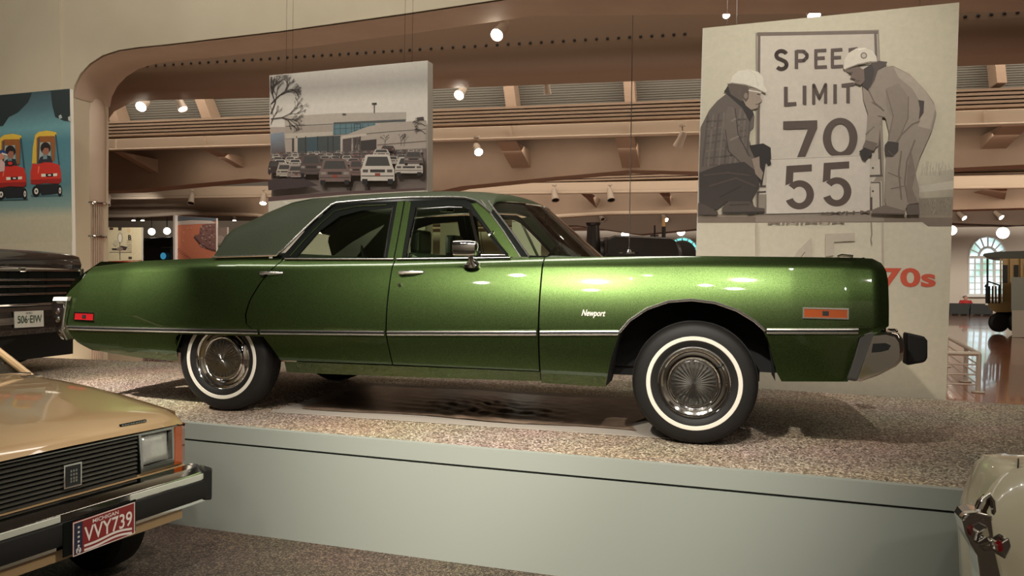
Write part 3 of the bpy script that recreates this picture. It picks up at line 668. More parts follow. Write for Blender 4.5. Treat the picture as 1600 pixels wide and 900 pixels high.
rowsL, rowsR, rowsC = [], [], []
for u in us:
    r, zt = roofrow(u); rowsL.append([CW(u, v, z) for v, z in r]); rowsR.append([CW(u, -v, z) for v, z in r])
    if u >= uB:
        v0 = r[-1][0]; rowsC.append([CW(u, v0*(1-2*k/16), zt+.016*(1-(1-2*k/16)**2)) for k in range(17)])
rf = MB().quadgrid(rowsL); rf.quadgrid(rowsR); rf.quadgrid(rowsC)
# header between roof end and windscreen
hu = [ur1+(.62-ur1)*i/8 for i in range(9)]
hr = []
for k, u in enumerate(hu):
    zt = interp(CR, u); vv = .44+.08*(1-k/8)
    r, _ = roofrow(ur1)
    hr.append([CW(u-.0+ .02*(1-(s/10-1)**2), (r[-1][0]+(.62-r[-1][0])*0)*(s/10-1), zt+.016*(1-(s/10-1)**2)) for s in range(21)])
roof = rf.build('vinyl_roof', M_VINYL, car, smooth=2)
# rear window between the sail panels
rw = []
for u in [ur0+.08+(uB-ur0-.08)*i/12 for i in range(13)]:
    r, zt = roofrow(u); v0 = r[-1][0]; rw.append([CW(u, v0*(1-2*k/12), zt-.004+.016*(1-(1-2*k/12)**2)) for k in range(13)])
MB().quadgrid(rw).build('rear_window', M_GLASS, car, smooth=2)
# bright drip rail
for side in (1, -1):
    pts = [CW(u, side*(Gv(z)+.008), z) for u, z in RL]
    MB().tube(pts, .0075, 8).build('drip_rail', M_BRIGHT, roof, smooth=True)
    # A-pillar: green post, gutter strip and screen moulding
    MB().prism(gp([(736, 318), (757, 315), (812, 401.5), (796, 401.5)], -.001, side), CV*side*-.03).build('front_pillar', M_GREEN, car)
    MB().prism(gp([(757, 315), (763, 314), (827, 401.5), (812, 401.5)], -.006, side), CV*side*-.02).build('screen_surround', M_SEAL, car)
    MB().tube(gp([(752, 313), (758, 321), (785, 358), (814, 402)], .004, side), .005, 6).build('pillar_strip', M_BRIGHT, car, smooth=True)
    MB().tube(gp([(763, 315), (795, 356), (827, 401)], .004, side), .007, 8).build('screen_moulding', M_BRIGHT, car, smooth=True)
    # door window frames: black channel rings and green centre-post strips
    outR = [(437, 404), (452, 388), (478, 358), (522, 321), (560, 317), (626, 314), (618, 360), (609, 404)]
    glR = [(460, 404), (474, 388), (497, 362), (530, 338), (563, 329), (612, 325), (605, 362), (598, 404)]
    fR = MB().ring(gp(outR, -.004, side), gp(glR, -.004, side), CV*side*-.022).build('rear_door_frame', M_SEAL, car)
    MB().prism(gp([(605, 404.5), (613, 360), (621, 315), (631, 313.5), (623, 360), (614.5, 404.5)], .0, side), CV*side*-.02).build('centre_post_strip', M_GREEN, fR)
    MB().tube(gp([(453, 400), (474, 376), (500, 350), (524, 329), (560, 322), (604, 320)], .0, side), .003, 5).build('bright_channel', M_GREEN, fR)
    MB().tube(gp([(601, 402), (607, 360), (614, 322)], .001, side), .0035, 5).build('bright_channel', M_BRUSH, fR)
    outF = [(622, 404), (630, 360), (638, 314), (700, 312), (728, 313), (740, 319), (762, 346), (800, 403)]
    glF = [(633, 403), (640, 362), (649, 324), (700, 321), (721, 321.5), (733, 328), (752, 352), (787, 400)]
    fF = MB().ring(gp(outF, -.004, side), gp(glF, -.004, side), CV*side*-.022).build('front_door_frame', M_SEAL, car)
    MB().prism(gp([(616.5, 404.5), (625, 360), (633.5, 313.5), (642, 316), (635, 360), (627.5, 404.5)], .0, side), CV*side*-.02).build('centre_post_strip', M_GREEN, fF)
    MB().prism(gp([(612, 404), (619, 360), (629, 314), (636, 314), (627, 360), (619, 404)], -.008, side), CV*side*-.02).build('door_gap', M_SEAL, fF)
    MB().tube(gp([(637, 402), (644, 362), (652, 327), (700, 323.5), (722, 324)], -.002, side), .003, 5).build('bright_channel', M_BRUSH, fF)
    MB().prism(gp([(731, 325), (736.5, 328), (754, 402), (748, 402)], .0, side), CV*side*-.016).build('vent_bar', M_CHROME, fF, bevel=.002)
    MB().tube(gp([(743, 339), (794, 398)], .0, side), .005, 6).build('vent_frame', M_CHROME, fF)
    MB().tube(gp([(752, 399), (790, 399)], .0, side), .006, 6).build('vent_frame', M_CHROME, fF)
    MB().tube(gp([(764, 368), (770, 364)], .004, side)+gp([(772, 361)], .012, side), .008, 8).build('vent_latch', M_CHROME, fF, smooth=True)
    # glass panes
    MB().prism(gp(glR, -.016, side), CV*side*-.004).build('side_glass', M_GLASS, fR)
    MB().prism(gp([(633, 404), (640, 362), (649, 324), (700, 321), (721, 321.5), (733, 328), (752, 402)], -.016, side), CV*side*-.004).build('side_glass', M_GLASS, fF)
    MB().prism(gp([(741, 342), (790, 400), (753, 400)], -.010, side), CV*side*-.004).build('vent_glass', M_GLASS, fF)
    # added panel inside the sail panels, imitates the pale area seen through the glass
    MB().prism([CW(u, side*(Gv(z)-.075), z) for u, z in ((-1.72, 1.08), (-1.45, 1.235), (-1.25, 1.33), (-1.10, 1.39), (-1.13, 1.36), (-1.48, 1.075))], CV*side*.01).build('pale_view_panel', mat('pale_view_tone', (.50, .54, .42), .6), car)
    # belt moulding under the glass
    MB().tube([CW(u, side*(.872), top(u)-.002) for u in (-1.14, -.8, -.345)], .006, 6).build('belt_moulding', M_BRUSH, objs['rear_door'] if side == -1 else car)
    MB().tube([CW(u, side*(.872), top(u)-.002) for u in (-.325, .1, .44)], .006, 6).build('belt_moulding', M_BRUSH, car)
# belt shelf between body top and glass
for s in (1, -1):
    rr = [[CW(u, s*(Sv(u, top(u))-.004), top(u)), CW(u, s*.80, top(u)-.004)] for u in [-1.2+i*.1 for i in range(22)]]
    MB().quadgrid(rr).build('belt_shelf', M_GREEN, car, smooth=True)
# windscreen: curved, from near post to far post
uTn, zTn = gq(763, 315); uBn, zBn = gq(827, 401)
rowsW = []
for i in range(13):
    t = i/12; z = zBn+(zTn-zBn)*t; u = uBn+(uTn-uBn)*t; vv = Gv(z)-.006; bow = .36*(1-t)+.24*t
    rowsW.append([CW(u+bow*(1-abs(s/16-1)**2.2), vv*(s/16-1)*-1, z + (.016*t+.0)*(1-(s/16-1)**2)) for s in range(33)])
ws = MB().quadgrid(rowsW).build('windscreen', M_GLASS, car, smooth=2)
MB().tube(rowsW[-1], .007, 6).build('header_moulding', M_CHROME, ws, smooth=True)
MB().tube(rowsW[0], .008, 6).build('lower_moulding', M_SEAL, ws, smooth=True)
# roof front lip: fills from last roof row to the windscreen head
lastr, zt = roofrow(ur1); half = [CW(ur1, v, z) for v, z in lastr]; 
lastC = [CW(ur1, lastr[-1][0]*(1-2*k/16), zt+.016*(1-(1-2*k/16)**2)) for k in range(17)]
full = half[:-1] + lastC + [CW(ur1, -v, z) for v, z in lastr[::-1][1:]]
n = len(full); hd = rowsW[-1]; hh = []
def samp(P, s):
    x = s*(len(P)-1); i = min(int(x), len(P)-2); return P[i].lerp(P[i+1], x-i)
hdp = hd
ff = [samp(full, i/60) for i in range(61)]; gg = [samp(hdp, i/60) for i in range(61)]
if (ff[0]-gg[0]).length > (ff[0]-gg[-1]).length: gg = gg[::-1]
MB().quadgrid([[a.lerp(b, t)+V(0, 0, .012*math.sin(math.pi*t)) for a, b in zip(ff, gg)] for t in (0, .25, .5, .75, 1)]).build('roof_header', M_VINYL, car, smooth=2)
# interior
M_HEADL = mat('dark_headliner', (.03, .035, .022), .8)
hl = []
for u in [uB+(ur1-uB)*i/16 for i in range(17)]:
    r, zt = roofrow(u); hl.append([CW(u, .60*(1-2*k/8), zt-.05) for k in range(9)])
MB().quadgrid(hl).build('headliner', M_HEADL, car, smooth=2)
def seat(u, z0, z1, name):
    prof = [(u-.02, z0-.15), (u-.10, z0+.2), (u-.20, z1-.04), (u-.16, z1), (u-.09, z1-.03), (u+.02, z0+.14), (u+.5, z0+.16), (u+.53, z0+.08), (u+.5, z0-.02)]
    MB().prism([CW(a, -.72, b) for a, b in prof], CV*1.44).build(name, M_SEAT, car, bevel=.03)
seat(-.15, .50, 1.13, 'front_seat'); seat(-1.15, .52, 1.12, 'rear_seat')
for v in (.36, -.36): MB().box(CW(-.36, v, 1.20), CU*.04, CV*.13, V(0, 0, .085)).build('head_restraint', M_SEAT, car, bevel=.03)
MB().prism([CW(a, -.76, b) for a, b in [(.60, .8), (.60, 1.06), (.66, 1.11), (1.0, 1.10), (1.0, .8)]], CV*1.52).build('dashboard', M_SEAT, car, bevel=.02)
sw = CW(.42, -.36, 1.06); axs = (CU*-.85+V(0, 0, .5)).normalized(); a1 = CV; a2 = axs.cross(a1)
stw = MB().tube([sw+(a1*math.cos(t*math.pi/12)+a2*math.sin(t*math.pi/12))*.19 for t in range(25)], .012, 8).build('steering_wheel', M_SEAL, car, smooth=True)
MB().tube([sw-a1*.19, sw, sw+a1*.19], .012, 6).build('wheel_spoke', M_SEAL, stw); MB().tube([sw, sw-axs*.25], .025, 8).build('steering_column', M_SEAL, stw)
MB().box(CW(.50, 0, 1.37), CU*.012, CV*.12, V(0, 0, .03)).build('rear_view_mirror', M_SEAL, car, bevel=.01)
cabin_fill = point(CW(-.7, 0, 1.36), 5, .03); cabin_fill.parent = car; cabin_fill.location = CW(-.7, 0, 1.36)-CO  # added fill light, brightens the cabin; the dome lamp itself is unlit
MB().lathe(CW(-.3, 0, 1.465), V(0, 0, -1), [(0, .02), (.05, .018), (.06, 0)], 20).build('dome_lamp', M_CHROME, car, smooth=True)
# door mirror
mu_, mz_ = cpx(727, 388, 1.0)
mr = MB(); rr = []
for du, s in [(-.075, .75), (-.07, .95), (-.02, 1), (.04, .97), (.07, .85), (.082, .55)]:
    rr.append([CW(mu_+du, .985+.055*s*math.copysign(abs(math.cos(a))**.55, math.cos(a)), mz_+.052*s*math.copysign(abs(math.sin(a))**.55, math.sin(a))) for a in [k*math.pi/12 for k in range(24)]])
mr.quadgrid(rr, True).fan(rr[-1]).fan(rr[0])
dm = mr.build('door_mirror', M_CHROME, car, smooth=True)
MB().tube([CW(mu_+.02, .97, mz_-.04), CW(mu_+.025, .955, mz_-.075), CW(mu_+.04, .94, mz_-.105)], [.014, .018, .03], 10).build('mirror_stem', M_CHROME, dm, smooth=True)
MB().lathe(CW(mu_+.02, .915, mz_-.10), V(.1, 0, 1), [(.0, .03), (.025, .025), (.055, .0), (.055, -.02)], 18).build('mirror_foot', M_CHROME, dm, smooth=True)
# ================================================================== PHOTO PANELS
class Print:
    def __init__(s, p, n, scale=(1, 0, 0), step=.00025):
        s.p, s.n = p, n; s.sc, s.ox, s.oy = scale; s.step = step; s.k = 1; s.v = []; s.f = []; s.c = []
    def pt(s, x, y): return pl(s.ox+x*s.sc, s.oy+y*s.sc, s.p, s.n)
    def poly(s, pts, col, cols=None, up=True):
        if up: s.k += 1
        P = [s.pt(x, y)+s.n*(s.k*s.step) for x, y in pts]; b = len(s.v); s.v += P
        for t in tessellate_polygon([P]):
            s.f.append([b+i for i in t]); s.c.append([cols[i] if cols else col for i in t])
    def line(s, a, b, w, col, up=False):
        d = V(b[0]-a[0], b[1]-a[1]); 
        if d.length < 1e-6: return
        d = d.normalized()*w/2; s.poly([(a[0]-d.y, a[1]+d.x), (b[0]-d.y, b[1]+d.x), (b[0]+d.y, b[1]-d.x), (a[0]+d.y, a[1]-d.x)], col, up=up)
    def path(s, pts, w, col):
        s.k += 1
        for a, b in zip(pts, pts[1:]): s.line(a, b, w, col)
        for x, y in pts[1:-1]: s.ell(x, y, w/2, w/2, col, 10, up=False)
    def ell(s, cx, cy, rx, ry, col, n=24, up=True, a0=0, a1=360):
        pts = [(cx+rx*math.cos(math.radians(a0+(a1-a0)*i/n)), cy+ry*math.sin(math.radians(a0+(a1-a0)*i/n))) for i in range(n+(a1-a0 < 360))]
        s.poly(pts, col, up=up)
    def text(s, txt, quad, col, bold=0, dup=True):      # quad: TL, TR, BR, BL of the text box
        vs, fs = text_mesh(txt, bold)
        if dup: s.k += 1
        b = len(s.v); TL, TR, BR, BL = [V(*q) for q in quad]
        for x, y in vs:
            q = (BL.lerp(BR, x)).lerp(TL.lerp(TR, x), y); s.v.append(s.pt(q.x, q.y)+s.n*(s.k*s.step))
        for f in fs: s.f.append([b+i for i in f]); s.c.append([col]*len(f))
    def build(s, name, parent):
        me = bpy.data.meshes.new(name); off = root_loc(parent); me.from_pydata([tuple(p-off) for p in s.v], [], s.f)
        a = me.color_attributes.new('Col', 'FLOAT_COLOR', 'CORNER'); i = 0
        for f, cs in zip(me.polygons, s.c):
            for li, cc in zip(f.loop_indices, cs): a.data[li].color = (*lin(cc), 1)
        me.materials.append(M_PRINT); o = bpy.data.objects.new(name, me); COL.objects.link(o); o.parent = parent; return o
def panel(name, label, quad, p, n, th, edge=M_EDGE):
    P = [pl(x, y, p, n) for x, y in quad]; c = sum(P, V(0, 0, 0))/4
    base = c.copy(); base.z = min(q.z for q in P)
    t = thing(name, label, 'photo panel', base)
    MB().prism(P, -n*th).build('backing_board', edge, t); return t
EP = V(.951, -.309, 0); NP = V(-.309, -.951, 0)
# ---- speed limit panel
p3 = V(3.60, 6.50, 0)
t3 = panel('speed_limit_photo_panel', 'huge sepia photo panel of two hard-hatted workers at a SPEED LIMIT sign', [(1098, 44), (1498, 5), (1477, 640), (1081, 610)], p3, NP, .04)
def A3(): return Print(p3, NP, (.42214, 1070, 0))
g = A3(); BG = (214, 205, 180)
def bar(*a): return a
TL, TR, BR, BL = (70, 104), (1016, 9), (966, 1515), (26, 1445)
g.poly([(70, 104), (1016, 9), (990, 800), (50, 822)], BG, cols=[(205, 196, 172), (198, 188, 162), (205, 195, 172), (200, 190, 168)])
g.poly([(50, 822), (990, 800), (966, 1515), (26, 1445)], BG, cols=[(208, 198, 176), (212, 202, 180), (200, 190, 166), (200, 190, 168)])
# misty landscape right
g.poly([(868, 640), (997, 628), (990, 800), (840, 806)], (178, 166, 146), cols=[(200, 190, 168), (178, 168, 150), (150, 138, 120), (165, 152, 134)])
for i in range(26):
    x = 880+i*4.4; g.line((x, 625+random.uniform(-30, 10)), (x+random.uniform(-8, 8), 650), 2, (176, 165, 146), up=(i == 0))
g.poly([(860, 735), (993, 728), (991, 800), (850, 803)], (140, 128, 112)); g.poly([(862, 690), (994, 668), (993, 700), (862, 712)], (196, 187, 168))
for i in range(60):
    x = random.uniform(862, 988); y = random.uniform(735, 795); g.line((x, y), (x+random.uniform(-3, 6), y-10), 1.5, random.choice([(120, 108, 94), (165, 152, 134)]), up=(i == 0))
# road edge band
g.poly([(48, 793), (990, 797), (988, 838), (900, 838), (880, 822), (48, 825)], (128, 112, 98)); g.poly([(48, 793), (990, 797), (990, 806), (48, 802)], (150, 134, 118))
# sign: outer frame, border, face
g.poly([(262, 122), (718, 110), (736, 560), (738, 820), (262, 822)], (150, 136, 122)); g.poly([(268, 128), (712, 116), (730, 650), (270, 700)], (205, 194, 178))
g.poly([(268, 120), (716, 114), (716, 126), (268, 134)], (118, 103, 92)); g.poly([(270, 126), (280, 126), (276, 700), (266, 700)], (112, 98, 88)); g.poly([(700, 118), (710, 118), (730, 650), (718, 650)], (110, 96, 86))
g.poly([(280, 136), (700, 126), (718, 640), (680, 700), (276, 720)], (203, 191, 176), cols=[(206, 194, 178), (198, 186, 170), (192, 180, 166), (205, 194, 178), (208, 197, 182)])
g.poly([(684, 590), (722, 590), (726, 648), (688, 650)], (196, 184, 168)); g.poly([(684, 648), (732, 646), (732, 654), (684, 656)], (90, 78, 70))
g.poly([(686, 672), (728, 672), (730, 790), (690, 792)], (196, 184, 168)); g.path([(688, 676), (722, 676), (724, 786)], 5, (96, 82, 74)); g.path([(722, 520), (726, 646)], 6, (96, 82, 74))
g.ell(696, 622, 4, 4, (80, 70, 62)); g.ell(696, 708, 4, 4, (80, 70, 62), up=False); g.path([(690, 730), (690, 780)], 8, (90, 78, 70))
g.path([(268, 690), (300, 690)], 8, (100, 86, 78)); g.path([(268, 712), (300, 710)], 6, (80, 70, 62)); g.path([(270, 712), (270, 792)], 6, (90, 78, 70))
INK = (88, 72, 64)
# SPEED / LIMIT in strokes
def S_(x0, y0, x1, y1, w):
    cx = (x0+x1)/2; h = y1-y0; r = (x1-x0)/2-w/2
    P = [(cx+r*math.cos(math.radians(a)), y0+h*.27+h*.20*math.sin(math.radians(a))) for a in range(-20, -271, -22)]
    Q = [(cx+r*math.cos(math.radians(a)), y0+h*.72+h*.21*math.sin(math.radians(a))) for a in range(-75, 161, 22)]
    g.path(P+Q, w, INK)
S_(331, 184, 384, 262, 15)
def bars(L, w):
    for pth in L: g.path(pth, w, INK)
bars([[(413, 187), (413, 256)], [(413, 191), (440, 191), (452, 203), (452, 213), (440, 225), (413, 226)]], 13)
bars([[(485, 184), (485, 252)], [(480, 189), (524, 187)], [(480, 217), (518, 215)], [(480, 250), (526, 248)]], 12)
bars([[(546, 182), (546, 251)], [(541, 187), (583, 184)], [(541, 215), (578, 213)], [(541, 248), (586, 246)]], 12)
bars([[(606, 186), (640, 181)], [(612, 186), (612, 240)]], 12)
bars([[(374, 322), (374, 392)], [(368, 388), (413, 385)]], 14); bars([[(443, 318), (443, 388)]], 14)
bars([[(477, 387), (477, 316), (498, 365), (521, 314), (521, 384)]], 12); bars([[(556, 313), (556, 384)]], 13); bars([[(604, 314), (604, 382)], [(580, 318), (627, 312)]], 13)
# 70 and the overlay plate with 55
g.poly([(364, 450), (490, 446), (490, 476), (440, 594), (411, 594), (456, 478), (364, 480)], INK)
def ringo(cx, cy, rx, ry, w, a0=0, a1=360, wy=None):
    g.k += 1; n = 40; wy = wy or w; f = lambda a, k: (cx+(rx-w*k)*math.cos(math.radians(a)), cy+(ry-wy*k)*math.sin(math.radians(a)))
    for i in range(n):
        a, b = a0+(a1-a0)*i/n, a0+(a1-a0)*(i+1)/n; g.poly([f(a, 0), f(b, 0), f(b, 1), f(a, 1)], INK, up=False)
ringo(575, 511, 64, 74, 30, wy=22)
g.poly([(302, 588), (684, 572), (684, 784), (302, 792)], (214, 203, 188), cols=[(214, 203, 188), (208, 196, 182), (206, 194, 180), (212, 201, 188)])
g.path([(302, 592), (684, 576)], 2.5, (170, 156, 142))
def five(x, y, sx, tilt):
    f = lambda a, b: (x+a*sx, y+b*sx+tilt*a)
    g.poly([f(6, 4), f(100, 0), f(100, 26), f(32, 29), f(30, 66), f(2, 76)], INK)
    g.k += 1; n = 36
    for i in range(n):
        a, b = -138+296*i/n, -138+296*(i+1)/n
        c = lambda q, k: f(54+(54-28*k)*math.cos(math.radians(q)), 112+(54-24*k)*math.sin(math.radians(q)))
        g.poly([c(a, 0), c(b, 0), c(b, 1), c(a, 1)], INK, up=False)
five(370, 611, 1.0, -.02); five(508, 600, 1.0, -.02)
g.text('KM/H M', [(506, 786), (684, 778), (684, 792), (506, 794)], (110, 94, 84), .02)
# lower blow-up of the sign, faint
FT = (190, 178, 160)
g.poly([(262, 826), (270, 826), (272, 1000), (264, 1000)], (188, 175, 156)); g.poly([(728, 824), (735, 824), (738, 1000), (731, 1000)], (188, 175, 156), up=False)
g.text('MINIMUM', [(308, 820), (590, 818), (590, 828), (308, 832)], (140, 125, 112), .02)
g.poly([(398, 960), (418, 928), (470, 878), (470, 1000), (446, 1000), (446, 930), (420, 962)], FT); g.poly([(520, 866), (629, 862), (629, 892), (552, 896), (550, 945), (520, 950)], FT)
g.path([(690, 822), (692, 868), (688, 885), (692, 905)], 4, (150, 136, 120))
# crouching worker on the left
JK, JD, JL = (104, 92, 84), (70, 60, 55), (136, 122, 110)
g.poly([(152, 350), (180, 330), (230, 372), (258, 430), (256, 470), (232, 500), (246, 540), (262, 585), (250, 625), (120, 625), (54, 640), (60, 470), (90, 410), (120, 375)], JK, cols=None)
for i in range(9):
    x = 80+i*20; g.line((x+6, 430-i*4), (x-14, 618), 7, random.choice([(90, 79, 72), (118, 105, 95)]), up=(i == 0))
for i in range(7):
    y = 430+i*27; g.line((78, y+22), (228, y-6+abs(i-3)*6), 7, random.choice([(92, 81, 74), (114, 101, 92)]), up=False)
g.poly([(160, 395), (186, 400), (196, 470), (200, 520), (236, 580), (276, 600), (268, 630), (226, 622), (165, 560), (140, 480)], (112, 99, 90)); g.path([(186, 402), (198, 500), (240, 580)], 4, JD)
g.path([(190, 440), (172, 450)], 6, JL); g.path([(200, 505), (168, 520)], 6, JL); g.path([(150, 480), (162, 560), (220, 615)], 3, JD)
g.poly([(146, 340), (160, 318), (186, 320), (232, 360), (256, 424), (240, 452), (212, 400)], (52, 44, 40))                      # collar
g.poly([(158, 312), (205, 306), (234, 318), (232, 372), (210, 376), (170, 350)], (96, 82, 72))                        # hair
g.poly([(214, 330), (262, 328), (283, 345), (280, 362), (287, 376), (274, 384), (270, 402), (246, 408), (226, 392), (212, 360)], (158, 140, 124), cols=None)
g.poly([(214, 326), (238, 330), (236, 366), (226, 380), (206, 356)], (92, 78, 68)); g.ell(226, 356, 7, 11, (140, 122, 108)); g.path([(236, 336), (284, 344)], 4, (220, 210, 196)); g.path([(268, 350), (278, 352)], 4, (60, 50, 45)); g.path([(262, 388), (276, 386)], 3, (96, 80, 70))
g.poly([(170, 308), (176, 284), (198, 265), (236, 258), (272, 268), (290, 288), (292, 316), (304, 336), (300, 346), (262, 326), (226, 314)], (222, 213, 196), cols=None); g.path([(172, 309), (226, 317), (262, 329), (300, 347)], 4, (150, 138, 122)); g.path([(236, 260), (262, 280), (272, 320)], 2, (200, 190, 172))
PT, PD = (62, 52, 47), (44, 37, 33)
g.poly([(54, 640), (130, 612), (220, 600), (272, 640), (276, 690), (250, 740), (262, 792), (238, 796), (160, 744), (120, 776), (54, 780)], PT)
g.poly([(238, 540), (290, 532), (318, 548), (320, 590), (300, 604), (286, 690), (268, 650), (262, 590)], PD); g.path([(70, 650), (160, 640), (240, 650)], 4, (86, 74, 67)); g.path([(90, 690), (190, 660), (262, 690)], 5, (84, 72, 65)); g.path([(130, 730), (210, 690)], 4, PD)
g.poly([(248, 590), (276, 580), (278, 620), (290, 640), (284, 668), (262, 646)], (150, 132, 118)); g.poly([(300, 590), (316, 588), (320, 610), (308, 616)], (40, 34, 31))
g.poly([(138, 770), (160, 746), (240, 746), (262, 768), (296, 772), (296, 788), (140, 792)], (84, 72, 64)); g.path([(140, 788), (296, 786)], 6, (50, 42, 38)); g.poly([(50, 752), (70, 756), (122, 784), (124, 796), (50, 796)], (80, 68, 60))
g.path([(165, 760), (240, 757)], 3, (50, 42, 38))
# standing worker bending from the right
CV_, CD, CLt = (150, 136, 122), (118, 104, 93), (172, 158, 142)
g.poly([(656, 322), (700, 300), (714, 252), (770, 246), (830, 276), (890, 340), (920, 382), (929, 420), (914, 480), (866, 590), (852, 640), (866, 700), (864, 752), (822, 762), (812, 784), (752, 776), (738, 742), (742, 600), (756, 500), (742, 440), (730, 436), (722, 468), (714, 540), (690, 560), (664, 548), (672, 480), (676, 420), (660, 370)], CV_)
g.poly([(770, 250), (830, 278), (890, 342), (926, 400), (906, 480), (862, 470), (880, 400), (840, 330), (790, 290)], CLt, cols=None)
g.poly([(742, 330), (790, 310), (826, 360), (824, 440), (800, 500), (778, 532), (752, 520), (768, 440), (744, 400)], (140, 126, 113)); g.path([(744, 336), (770, 430), (752, 520)], 4, CD); g.path([(826, 360), (824, 440), (796, 505), (778, 532)], 4, CD)
g.poly([(862, 372), (884, 376), (882, 420), (864, 446), (868, 404)], (74, 64, 57)); g.path([(780, 540), (800, 500), (840, 462), (868, 450)], 5, CD); g.path([(800, 560), (790, 640), (800, 740)], 6, CD); g.path([(850, 520), (820, 600), (812, 680), (826, 752)], 6, CD); g.path([(750, 640), (800, 660)], 4, CD); g.path([(760, 700), (810, 690)], 4, CD); g.path([(690, 380), (726, 400)], 4, CD)
g.path([(700, 470), (668, 500)], 4, CD); g.path([(712, 430), (740, 436)], 4, CD); g.path([(676, 330), (700, 380), (736, 412)], 4, CD); g.poly([(836, 560), (852, 640), (840, 700), (862, 752), (826, 758), (818, 690), (822, 620)], (128, 114, 102))
g.poly([(656, 548), (668, 520), (712, 532), (700, 560)], (112, 98, 88)); g.poly([(644, 562), (664, 548), (690, 560), (692, 580), (680, 582), (668, 598), (656, 594)], (52, 44, 40)); g.poly([(738, 540), (750, 524), (790, 530), (788, 560), (768, 582), (742, 580)], (66, 56, 50)); g.path([(752, 560), (770, 578)], 3, (96, 84, 75))
g.poly([(690, 236), (716, 228), (748, 232), (742, 246), (712, 262), (700, 300), (682, 330), (664, 320), (672, 280)], (84, 72, 65)); g.poly([(655, 262), (690, 240), (700, 262), (690, 310), (676, 336), (656, 322)], (66, 56, 51))
g.poly([(596, 262), (640, 248), (662, 262), (664, 300), (650, 318), (628, 310), (630, 296), (612, 290), (616, 276)], (116, 98, 86)); g.path([(606, 274), (622, 270)], 3, (60, 50, 44)); g.path([(632, 303), (646, 302)], 3, (80, 66, 58))
g.poly([(592, 262), (586, 256), (590, 226), (604, 200), (634, 182), (664, 180), (694, 192), (708, 214), (710, 232), (686, 230), (640, 240)], (216, 206, 188)); g.path([(590, 260), (640, 241), (708, 231)], 4, (150, 137, 122)); g.ell(661, 209, 12, 12, (120, 106, 94)); g.ell(661, 209, 8, 8, (190, 178, 160)); g.poly([(640, 184), (664, 181), (672, 184), (640, 190)], (236, 228, 212))
g.poly([(690, 778), (736, 760), (810, 780), (814, 796), (690, 794)], (120, 105, 94)); g.poly([(820, 760), (864, 756), (866, 796), (820, 796)], (100, 87, 78)); g.path([(692, 792), (812, 794)], 5, (78, 66, 58))
g.build('printed_photo', t3)
g2 = Print(p3, NP, (1, 0, 0), .00025); g2.k = 14
vs_ = (206, 88, 62)
g2.text('1970s', [(1322, 418), (1462, 419), (1462, 449), (1322, 449)], vs_, .03)
g2.build('printed_date', t3)
# ---- car park panel
p2 = atY(545, 200, 7.95)
t2 = panel('car_park_photo_panel', 'hanging photo panel of a full car park before a low modern building', [(421, 118), (668, 94.5), (668, 420), (426, 424)], p2, NP, .13)
h = Print(p2, NP, (.31120, 400, 60)); W = lambda *c: c
def sky(y): return interp([(100, 172), (260, 150), (330, 190), (400, 200)], y)
h.poly([(68, 186), (862, 112), (862, 760), (80, 815)], W(165, 150, 138))
for i in range(10):
    y0 = 186+i*26; y1 = y0+26; a0 = 112+i*32; a1 = a0+32; c0 = interp([(0, 172), (3, 150), (6, 196), (10, 205)], i); c1 = interp([(0, 172), (3, 150), (6, 196), (10, 205)], i+1)
    f = lambda c: (int(c), int(c*.955), int(c*.89))
    h.poly([(68, y0), (862, a0), (862, a1), (69, y1)], None, cols=[f(c0), f(c0*1.05), f(c1*1.05), f(c1)], up=(i == 0))
h.poly([(72, 480), (140, 470), (150, 580), (76, 586)], W(96, 78, 72), cols=[W(130, 140, 150), W(130, 136, 142), W(90, 74, 66), W(90, 72, 66)])
h.poly([(145, 392), (400, 376), (755, 370), (755, 412), (560, 440), (388, 440), (200, 480), (145, 470)], W(172, 160, 146))
h.path([(150, 442), (388, 430)], 4, W(90, 86, 80)); h.poly([(390, 422), (752, 406), (752, 418), (620, 424), (390, 432)], W(78, 80, 78)); h.poly([(388, 432), (600, 424), (600, 470), (500, 470), (470, 480), (388, 486)], W(92, 118, 122))
for i in range(8): h.line((396+i*28, 428), (396+i*28, 486-i*3), 2, W(52, 58, 60), up=(i == 0))
h.line((390, 455), (560, 446), 2, W(52, 58, 60)); h.path([(495, 430), (525, 430), (525, 462), (495, 464), (495, 430)], 3, W(40, 44, 46))
h.poly([(145, 446), (388, 436), (388, 490), (250, 492), (250, 500), (148, 502)], W(160, 146, 132)); h.poly([(148, 478), (386, 468), (386, 488), (148, 504)], W(182, 170, 154))
h.poly([(208, 500), (426, 488), (430, 582), (208, 588)], W(70, 74, 72)); h.poly([(256, 498), (312, 494), (312, 586), (256, 588)], W(64, 80, 84))
for x in (205, 250, 310, 362, 388): h.line((x, 492), (x, 586), 5, W(52, 48, 46))
h.poly([(194, 500), (210, 500), (210, 584), (194, 584)], W(176, 162, 148)); h.poly([(182, 502), (192, 502), (192, 580), (182, 580)], W(70, 60, 56))
h.poly([(430, 500), (470, 478), (560, 444), (640, 428), (810, 414), (856, 412), (856, 556), (600, 560), (600, 516), (530, 516), (430, 512)], W(170, 156, 142)); h.path([(550, 480), (680, 468), (856, 456)], 4, W(96, 88, 80)); h.path([(610, 536), (856, 516)], 5, W(110, 92, 84)); h.poly([(432, 490), (556, 478), (556, 490), (432, 506)], W(190, 176, 160))
h.poly([(528, 514), (606, 506), (606, 562), (528, 566)], W(60, 52, 48)); h.poly([(438, 506), (528, 492), (528, 572), (438, 578)], W(82, 70, 66)); 
for x in (430, 484, 500, 518): h.line((x, 494), (x, 578), 9, W(186, 172, 158))
h.path([(595, 332), (595, 374)], 4, W(60, 54, 50)); h.path([(583, 329), (607, 327)], 8, W(52, 46, 44)); h.ell(444, 381, 10, 4, W(80, 72, 66))
